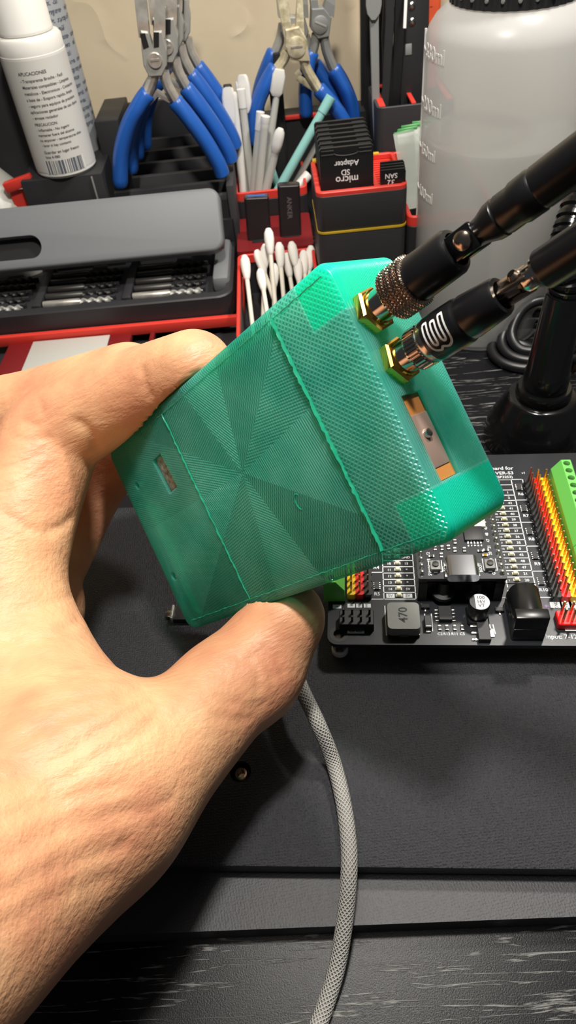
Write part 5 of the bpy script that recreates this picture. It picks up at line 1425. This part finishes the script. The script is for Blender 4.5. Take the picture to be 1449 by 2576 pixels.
# --- tall tool bin at the right rear
tb = thing('storage_bin', 'dark square bin with red dividers holding tweezers and a knife', 'storage bin', T(*at(955, 272, Y=402)) @ RZ(OYAW))
tz = at(955, 272, Y=402).z
mb = MB(); mb.add(bin_vf(41.5, 41.5, tz), T(19.5, 20.7, -tz), True); mb.build('body', 'bin', tb, world=False, angle=30)
mb = MB(); mb.box(3.4, 36, 1.2, T(1.8, 20.7, -1.0), bev=.3); mb.box(2.4, 36, 1.2, T(18.5, 20.7, -1.0), bev=.3); mb.box(3.4, 36, 1.2, T(37.5, 20.7, -1.0), bev=.3); mb.box(36, 3, 1.2, T(19.5, 39, -1), bev=.3); mb.build('red_divider', 'red', tb, world=False)
bk = MB(); q = at(918, 235, Y=448); q2 = at(960, 235, Y=448)
bk.box(16, 4, 190, T(q.x + 6, 450, 0) @ RZ(OYAW), bev=.6); o = bk.build('ruler_case', 'black'); tag(o, 'tall flat black tool case standing against the wall', 'tool case')
def tool(name, label_, cat, bx, tx, Y0, w_, mat, th=2.0, top=-80):
    b_, t_ = at(bx[0], bx[1], Y=Y0), at(tx[0], tx[1], Y=Y0 + 6); ax = t_ - b_
    F = frame(b_ - ax.normalized() * 25, z=ax, x=(1, -.05, 0)); t = thing(name, label_, cat, F); return t, ax.length + 25 + 40
t, L = tool('tweezers', 'black tweezers with grey blade, left in the tall bin', 'tweezers', (957, 250), (962, 0), 418, 5, 'black')
for sx in (-1, 1):
    mb = MB(); mb.add(loft_vf([[(x * k + sx * o2, y, z) for x, y in rrect(4.2, 1.8, .5, 3)] for k, o2, z in ((.6, 1.6, 0), (1, 2.6, 25), (1.1, 4.0, L * .55), (.7, 2.0, L))]), None, False); mb.build('arm', 'black' if sx > 0 else 'greysteel', t, world=False)
mb = MB(); q = loc(t, 945, 15, Y=414); mb.add(loft_vf([[(q.x + x * k, y - 2.4, q.z + z) for x, y in rrect(8, .8, .3, 3)] for k, z in ((.25, -6), (.8, -3.5), (1, 0), (1, 16))])); tag(mb.build('blade', 'greysteel', t, world=False), 'grey rounded blade', None)
t, L = tool('tweezers', 'second black tweezers, leaning right in the middle of the tall bin', 'tweezers', (985, 255), (992, 0), 420, 5, 'black')
for sx in (-1, 1):
    mb = MB(); mb.add(loft_vf([[(x * k + sx * o2, y, z) for x, y in rrect(5.0, 2.0, .5, 3)] for k, o2, z in ((.7, 1.4, 0), (1, 2.0, 25), (1.2, 3.2, L * .5), (.7, 1.6, L))]), None, False); mb.build('arm', 'satin', t, world=False)
t, L = tool('hobby_tool', 'flat black tool with two bright screws in the tall bin', 'hand tool', (1040, 255), (1042, 0), 422, 12, 'black')
mb = MB(); mb.box(15, 4, L, bev=.8); mb.build('handle', 'black', t, world=False)
for yy in (16, 56):
    q = loc(t, 1040, yy, Y=421); mb = MB(); mb.lathe([(0, 0), (1.7, 0), (1.8, .4), (1.2, .9), (0, 1.0)], T(q.x, -2.0, q.z) @ RX(90), 18); mb.build('screw', 'brass' if 0 else 'nickel', t, world=False)
q = loc(t, 1030, 140, Y=420); mb = MB(); mb.box(3.4, .6, 5, T(q.x, -2.1, q.z), bev=.2); mb.build('clip', 'greysteel', t, world=False)
t, L = tool('steel_strip', 'thin white strip standing beside the flat black tool', 'strip', (1018, 66), (1021, 0), 416, 2, 'white')
mb = MB(); mb.add(loft_vf([[(x, y, z) for x, y in rrect(1.6, .8, .3, 3)] for z in (24, L)])); mb.add(loft_vf([[(x - 2.6, y, z) for x, y in rrect(k, .8, .2, 3)] for k, z in ((1.0, 55), (3.6, 62), (3.6, L - 10))])); o = mb.build('strip', 'paper', t, world=False)
t, L = tool('utility_knife', 'orange utility knife with a white label beside the wash bottle', 'knife', (1071, 215), (1080, 0), 424, 10, 'orange')
mb = MB(); mb.add(loft_vf([[(x * k + 1, y, z) for x, y in rrect(9.5, 5, 1.6, 4)] for k, z in ((.8, 24), (1, 27), (1, L), )]), None, False); mb.build('handle', 'orange', t, world=False)
q = loc(t, 1066, 78, Y=420); mb = MB(); mb.box(4.6, .4, 60, T(q.x - .5, -2.7, q.z), bev=.15); mb.build('label', 'paper', t, world=False)
mb = MB(); mb.text('4', 2.2, T(q.x + 4.4, -2.75, q.z + 15) @ RX(90) @ RZ(-80)); mb.text('--', 2.4, T(q.x + 4.4, -2.75, q.z + 10) @ RX(90)); mb.build('marking', 'ink', t, world=False)

# --- left bottles and the black boxes under them
SB = thing('box', 'low black box under the white bottle', 'box', T(-96, 386, 0) @ RZ(OYAW))
BZ0 = at(170, 424, Y=398).z
mb = MB(); mb.box(43, 46, BZ0, T(0, 23, 0), bev=.5); mb.build('body', 'bindark', SB, world=False)
mb = MB(); mb.box(.8, 1.2, 26, T(16, -.3, BZ0 - 27), bev=.2); mb.build('painted_edge_highlight', 'greysteel', SB, world=False)  # pale strip painted in for the highlight along the box edge
q = at(262, 300, Y=415)
mb = MB(); mb.box(13, 40, q.z, T(q.x + 2, 432, 0) @ RZ(OYAW), bev=.6); tag(mb.build('box', 'bindark'), 'taller narrow black box between the white bottle and the pliers', 'box')
q = at(20, 70, Y=412)
mb = MB(); mb.box(52, 44, q.z + 2, T(q.x - 18, 436, 0) @ RZ(OYAW), bev=.6); tag(mb.build('box', 'bindark'), 'tall black box at the left edge behind the white bottle', 'box')
bo = at(170, 420, Y=398); BR = 15.6
bt = thing('bottle', 'small white bottle with a printed grey label and white cap', 'bottle', T(bo.x - .5, 398 + 1, BZ0) @ RZ(OYAW))
hl = at(92, 150, Y=384).z - BZ0
mb = MB(); mb.lathe([(0, 0), (BR - 1.2, 0), (BR, 1.4), (BR, hl + 1), (BR - .2, hl + 1.2), (BR - .2, hl + 6.5), (BR - 1.2, hl + 7.8), (11.6, hl + 8.4), (11.4, hl + 10), (0, hl + 10)], None, 64); mb.build('body', 'white', bt, world=False)
lm = MB(); lm.add(loft_vf([[((BR + .12) * math.cos(a), (BR + .12) * math.sin(a), z) for a in np.linspace(0, 2 * math.pi, 64, endpoint=False)] for z in (3, hl)], cap0=False, cap1=False), None, True); lab = lm.build('label', 'paper', bt, world=False)
mb = MB(); mb.lathe([(0, hl + 8.6), (12.4, hl + 8.6), (12.6, hl + 9.2), (12.6, hl + 10), (12.4, hl + 10.3), (12.4, hl + 30), (11.6, hl + 31), (0, hl + 31)], None, 64); mb.build('cap', 'white', bt, world=False)
tx = MB(); lines = [('APLICACIONES', 2.1, 5.5), ('- Transparente Brocha - Facil', 1.9, 8.6), ('Materiales compatibles - Limpieza', 1.9, 11.4), ('metalicos - Electronicos - Contactos', 1.9, 14.2), ('a base de - Evapora rapido, limpia', 1.9, 17.0), ('- seguro para equipos de precision', 1.9, 19.8), ('aplicaciones generales de uso diario', 1.9, 22.6), ('- envase rociador', 1.9, 25.4),
                    ('PRECAUCION', 1.9, 28.6), ('- Inflamable - No ingerir', 1.8, 31.2), ('mantener fuera del alcance', 1.8, 33.7), ('no exponer - temperaturas altas', 1.8, 36.2), ('- lavar si hay contacto', 1.8, 38.7), ('Guardar en lugar fresco', 2.0, 42.2), ('lote 4-980', 1.9, 44.6)]
a0 = R_(-90) + R_(14) - .62
sc_ = (hl - 3) / 53.0
for t_, s_, dy in lines:
    w_ = text_vf(t_, s_ * .96, 'LEFT')
    vs_ = [(v[0] + (0.4 * dy * .05), v[1] + hl - dy * sc_, 0) for v in w_[0]]
    tx.add(wrap_vf((vs_, w_[1]), BR + .2, a0))
tx.build('label_lettering', 'ink', lab, world=False)
brc = MB(); bars = MB(); x_ = 0; rb_ = random.Random(5)
wp = [( -0.5, 0), (19.5, 0), (19.5, 6.2), (-.5, 6.2)]
def band(mbx, xa_, xb_, z0, z1, r_): mbx.add(([(r_ * math.cos(a0 + q / r_), r_ * math.sin(a0 + q / r_), z) for q in np.linspace(xa_, xb_, 6) for z in (z0, z1)], [(2 * i, 2 * i + 2, 2 * i + 3, 2 * i + 1) for i in range(5)]))
band(brc, -.6, 20.4, 2.6, 9.4, BR + .2); brc.build('barcode_ground', 'white', lab, world=False)
while x_ < 19.4:
    w_ = rb_.choice((.3, .5, .8, 1.2)); band(bars, x_, x_ + w_, 2.8, 9.2, BR + .26); x_ += w_ + rb_.choice((.35, .5, .8))
bars.build('barcode', 'greyink', lab, world=False)
q = at(225, 330, Y=424)
gt = thing('tube', 'grey printed tube standing behind the white bottle', 'tube', T(q.x - 9, 428, 50) @ RZ(OYAW))
mb = MB(); mb.lathe([(0, 0), (12.5, 0), (13, 1), (13, 110), (0, 110)], None, 48); mb.build('body', 'greytube', gt, world=False)
mb = MB(); a0g = R_(-62)
for k in range(26):
    n_ = 3 + k % 3
    for i in range(n_):
        w_ = text_vf(rb_.choice(('mn', 'unit', 'ann', 'wax', 'oil', 'spray')), 3.0, 'LEFT'); vs_ = [(v[0] + i * 6.6 - 9 + rb_.uniform(-.6, .6), v[1] + 30 + k * 3.6, 0) for v in w_[0]]
        mb.add(wrap_vf((vs_, w_[1]), 13.15, a0g))
mb.build('lettering', 'greyink', gt, world=False)
q = at(20, 470, Y=402)
cl = thing('clear_bottle', 'pale translucent cone shaped cap behind the grey case at the left edge', 'cap', T(q.x - 9, 405, q.z - 16))
mb = MB(); mb.lathe([(0, -40), (22, -30), (22, 0), (20, 5), (14, 15), (8, 23), (4, 29), (0, 30)], None, 48); mb.build('body', 'clearwhite', cl, world=False)
qq = at(50, 462, Y=392)
mb = MB(); mb.box(16, 4, 5, T(qq.x, 392, qq.z - 2) @ RZ(OYAW) @ RY(-12), bev=.6); mb.box(14, 3, qq.z - 4, T(qq.x, 394, 0) @ RZ(OYAW)); tag(mb.build('holder', 'red'), 'small red holder edge between the pale cap and the black box', 'holder')

# --- wash bottle
p0 = at(1062, 862, z=0); p1 = at(1230, 890, z=0); WR = 32.0
wbc = Vector((p1.x + 2.5, p1.y + WR + .5, 0))
wb = thing('wash_bottle', 'large milky plastic bottle half full of clear liquid with a black cap', 'bottle', T(*wbc))
zs = at(1085, 100, Y=wbc.y).z
zc = at(1180, 25, Y=wbc.y - 16).z
prof = [(0, 0), (WR - 3, 0), (WR - .8, 1.2), (WR, 4), (WR, zs), (WR - 1.0, zs + 3), (WR - 3.4, zs + 6.5), (WR - 6.5, zs + 9), (24, zs + 10.0), (20, zs + 10.4), (20, zs + 12), (0, zs + 12)]
mb = MB(); mb.lathe(prof, None, 96); mb.build('body', 'milky', wb, world=False, angle=50)
lz = at(1240, 408, Y=wbc.y - WR).z
mb = MB(); mb.lathe([(0, 1.5), (WR - 3, 1.5), (WR - 1.6, 4), (WR - 1.6, lz), (0, lz)], None, 80); mb.build('liquid', 'liquid', wb, world=False)
mb = MB(); ribs = []
for k in range(121):
    pass
def capring(r_, z): return [(r_ * (1 + (.018 if i % 4 < 2 else 0)) * math.cos(2 * math.pi * i / 160), r_ * (1 + (.018 if i % 4 < 2 else 0)) * math.sin(2 * math.pi * i / 160), z) for i in range(160)]
mb.add(loft_vf([capring(23.5, zs + 10.6), capring(23.5, zs + 24), capring(21.5, zs + 26), capring(8, zs + 26), capring(7, zs + 44)]), None, False); mb.build('cap', 'black', wb, world=False)
for k in range(14):
    a = R_(-90 + (k - 6) * 14); mb = MB(); mb.lathe([(0, 0), (.8, 0), (.6, .5), (0, .6)], T(23.9 * math.cos(a), 23.9 * math.sin(a), zs + 13.6) @ RZ(math.degrees(a)) @ RY(90), 10); mb.build('cap_dimple', 'greysteel', wb, world=False)
mk = MB()
for (px_, py_, tx_) in ((1092, 118, '330ml'), (1082, 250, '200ml'), (1072, 365, '150ml'), (1065, 470, '100ml')):
    for_z = at(px_, py_, Y=wbc.y).z
    av = at(1150, py_ + 15, Y=wbc.y)
    a00 = math.atan2((CP - wbc).y, (CP - wbc).x) - R_(82)
    w_ = text_vf(tx_, 6.4 if py_ < 300 else 5.6, 'LEFT', .15)
    # moulded graduation: short bar then the volume, on the far-left flank of the bottle
    vs_ = [(v[0] + 5.2, v[1] * 1.1, v[2]) for v in w_[0]]
    mk.add(([((WR + .1 + v[2]) * math.cos(a00 + v[0] / WR), (WR + .1 + v[2]) * math.sin(a00 + v[0] / WR), for_z - 1 + v[1]) for v in vs_], w_[1]))
    mk.add(tube_vf([((WR + .1) * math.cos(a00 + u_ / WR), (WR + .1) * math.sin(a00 + u_ / WR), for_z - 1) for u_ in np.linspace(-1.5, 4.2, 6)], .35, 6))
mk.build('graduation', 'white', wb, world=False)
mb = MB(); sm_ = math.atan2((CP - wbc).y, (CP - wbc).x) - R_(87); mb.tube([(WR * math.cos(sm_), WR * math.sin(sm_), z) for z in np.linspace(2, zs + 2, 10)], .5, 8); mb.build('mould_seam', 'white', wb, world=False)

# --- amber bottle beyond, right edge
q = at(1438, 585, Y=325)
ab = thing('bottle', 'clear bottle with amber contents at the right edge behind the wash bottle', 'bottle', T(q.x + 12, 335, 0))
mb = MB(); mb.lathe([(0, 0), (17, 0), (18, 1), (18, q.z + 6), (0, q.z + 6)], None, 48); mb.build('amber_fill', 'amber', ab, world=False)
mb = MB(); mb.lathe([(0, q.z + 6), (18, q.z + 6), (18, q.z + 26), (15, q.z + 34), (8, q.z + 40), (8, q.z + 50), (0, q.z + 50)], None, 48); mb.build('upper_glass', 'glassbottle', ab, world=False)

# --- black gooseneck stand
SBR = 20.0
gs_ = Vector((105.0, 214.0, 0))
gn = thing('gooseneck_stand', 'glossy black stand with a bell shaped base and ribbed flexible neck', 'stand', T(*gs_))
mb = MB(); mb.lathe([(0, 0), (SBR - .4, 0), (SBR, .8), (SBR + .3, 3), (SBR, 6), (18.9, 10), (16.8, 15), (14.4, 19.6), (13.2, 21.6), (12.9, 22.2), (12.2, 22.6), (0, 22.6)], None, 72); mb.build('base', 'gloss', gn, world=False, angle=60)
mb = MB(); mb.lathe([(0, 22.6), (10.2, 22.6), (10.6, 23.4), (10.4, 26.4), (9.8, 27.2), (0, 27.2)], None, 56); mb.build('collar', 'gloss', gn, world=False)
ztop = 66.0
mb = MB(); mb.lathe([(0, 27), (8.5, 27), (8.6, 33), (8.1, 33.8), (6.3, ztop), (5.6, ztop + 1), (0, ztop + 1)], None, 48); mb.build('stem', 'gloss', gn, world=False)
rtp = 6.0
NP = [(0, 0, ztop), (0, 0, ztop + 6)] + [tuple(at(x, y, Y=Y_) - gs_) for x, y, Y_ in ((1413, 660, 217), (1428, 610, 221), (1446, 550, 226), (1480, 470, 233), (1540, 390, 240))]
NPL = catmull(NP, 14); rad = []
for i in range(len(NPL)): rad.append(rtp + .2 if i % 5 < 3 else rtp - .7)
mb = MB(); mb.tube(NPL, rad, 28); mb.build('flexible_neck', 'gloss', gn, world=False, angle=25)

# --- coiled black cable behind the stand
cc_ = [at(1095, 770, z=30), at(1150, 715, z=30), at(1215, 690, z=28), at(1290, 700, z=20), at(1310, 760, z=12), at(1270, 850, z=4), at(1180, 850, z=3), at(1120, 770, z=16)]
c0 = at(1350, 895, z=3)
loop = []
loop += [at(1215, 692, z=26), at(1180, 700, z=24), at(1155, 740, z=20), at(1175, 800, z=12), at(1240, 848, z=6), at(1320, 870, z=3)]
for k in range(3):
    for a in range(0, 360, 45):
        aa = R_(a - 60); loop.append(Vector((c0.x + (19 - 2.2 * k) * math.cos(aa) + 2 * k, c0.y + 6 + (15 - 2 * k) * math.sin(aa), 2.6 + 2.6 * k + 9 * max(0, math.sin(aa)) * (k + 1) / 2)))
loop += [at(1440, 905, z=6), at(1500, 880, z=3), at(1600, 840, z=2.5)]
mb = MB(); mb.tube(catmull(loop, 8), 2.3, 12); o = mb.build('power_cable', 'rubber'); tag(o, 'coiled black power cable looped behind the gooseneck stand', 'cable')

# ================================================================== camera, light
cd = bpy.data.cameras.new('camera'); cam = bpy.data.objects.new('camera', cd); COL.objects.link(cam)
cd.sensor_fit = 'VERTICAL'; cd.sensor_height = 36.0; cd.sensor_width = 36.0 * 1449 / 2576; cd.lens = 36.0 * FP / 2576
cm = Matrix.Identity(4)
for i in range(3): cm[i][0], cm[i][1], cm[i][2], cm[i][3] = cr[i], cu[i], -cf[i], CP[i] * S
cam.matrix_world = cm; cd.clip_start = 0.005; cd.clip_end = 20
cd.dof.use_dof = True; cd.dof.focus_distance = 0.155; cd.dof.aperture_fstop = cd.lens / 0.55   # tiny phone aperture
SC.camera = cam
# Blender aperture diameter = lens / fstop (mm): about half a millimetre

def area(name, loc, target, size, power, colr, shape='DISK', size_y=None):
    l = bpy.data.lights.new(name, 'AREA'); l.shape = shape; l.size = size * S; l.energy = power; l.color = colr
    if size_y: l.size_y = size_y * S
    o = bpy.data.objects.new(name, l); COL.objects.link(o)
    d = (Vector(target) - Vector(loc)).normalized()
    o.matrix_world = frame(Vector(loc) * S, z=-d)
    return o
area('desk_lamp', (18, 130, 430), (5, 140, 0), 42, 1.75, (1.0, 0.95, 0.87))
area('desk_lamp_arm', (190, 285, 430), (20, 130, 0), 45, 1.5, (1.0, 0.95, 0.88))
area('fill_light', (-150, 60, 1250), (-20, 330, 60), 600, 2.4, (1.0, 0.93, 0.84))  # added overhead fill to brighten the wall, no seen source
wd_ = bpy.data.worlds.new('world'); SC.world = wd_; wd_.use_nodes = True
wd_.node_tree.nodes['Background'].inputs[0].default_value = (0.62, 0.66, 0.74, 1); wd_.node_tree.nodes['Background'].inputs[1].default_value = 0.07
SC.view_settings.view_transform = 'Standard'; SC.view_settings.look = 'None'; SC.view_settings.gamma = 1.0; SC.view_settings.exposure = 0.0
SC.view_settings.use_curve_mapping = False
SC.cycles.max_bounces = 10; SC.cycles.transparent_max_bounces = 16; SC.cycles.use_denoising = True
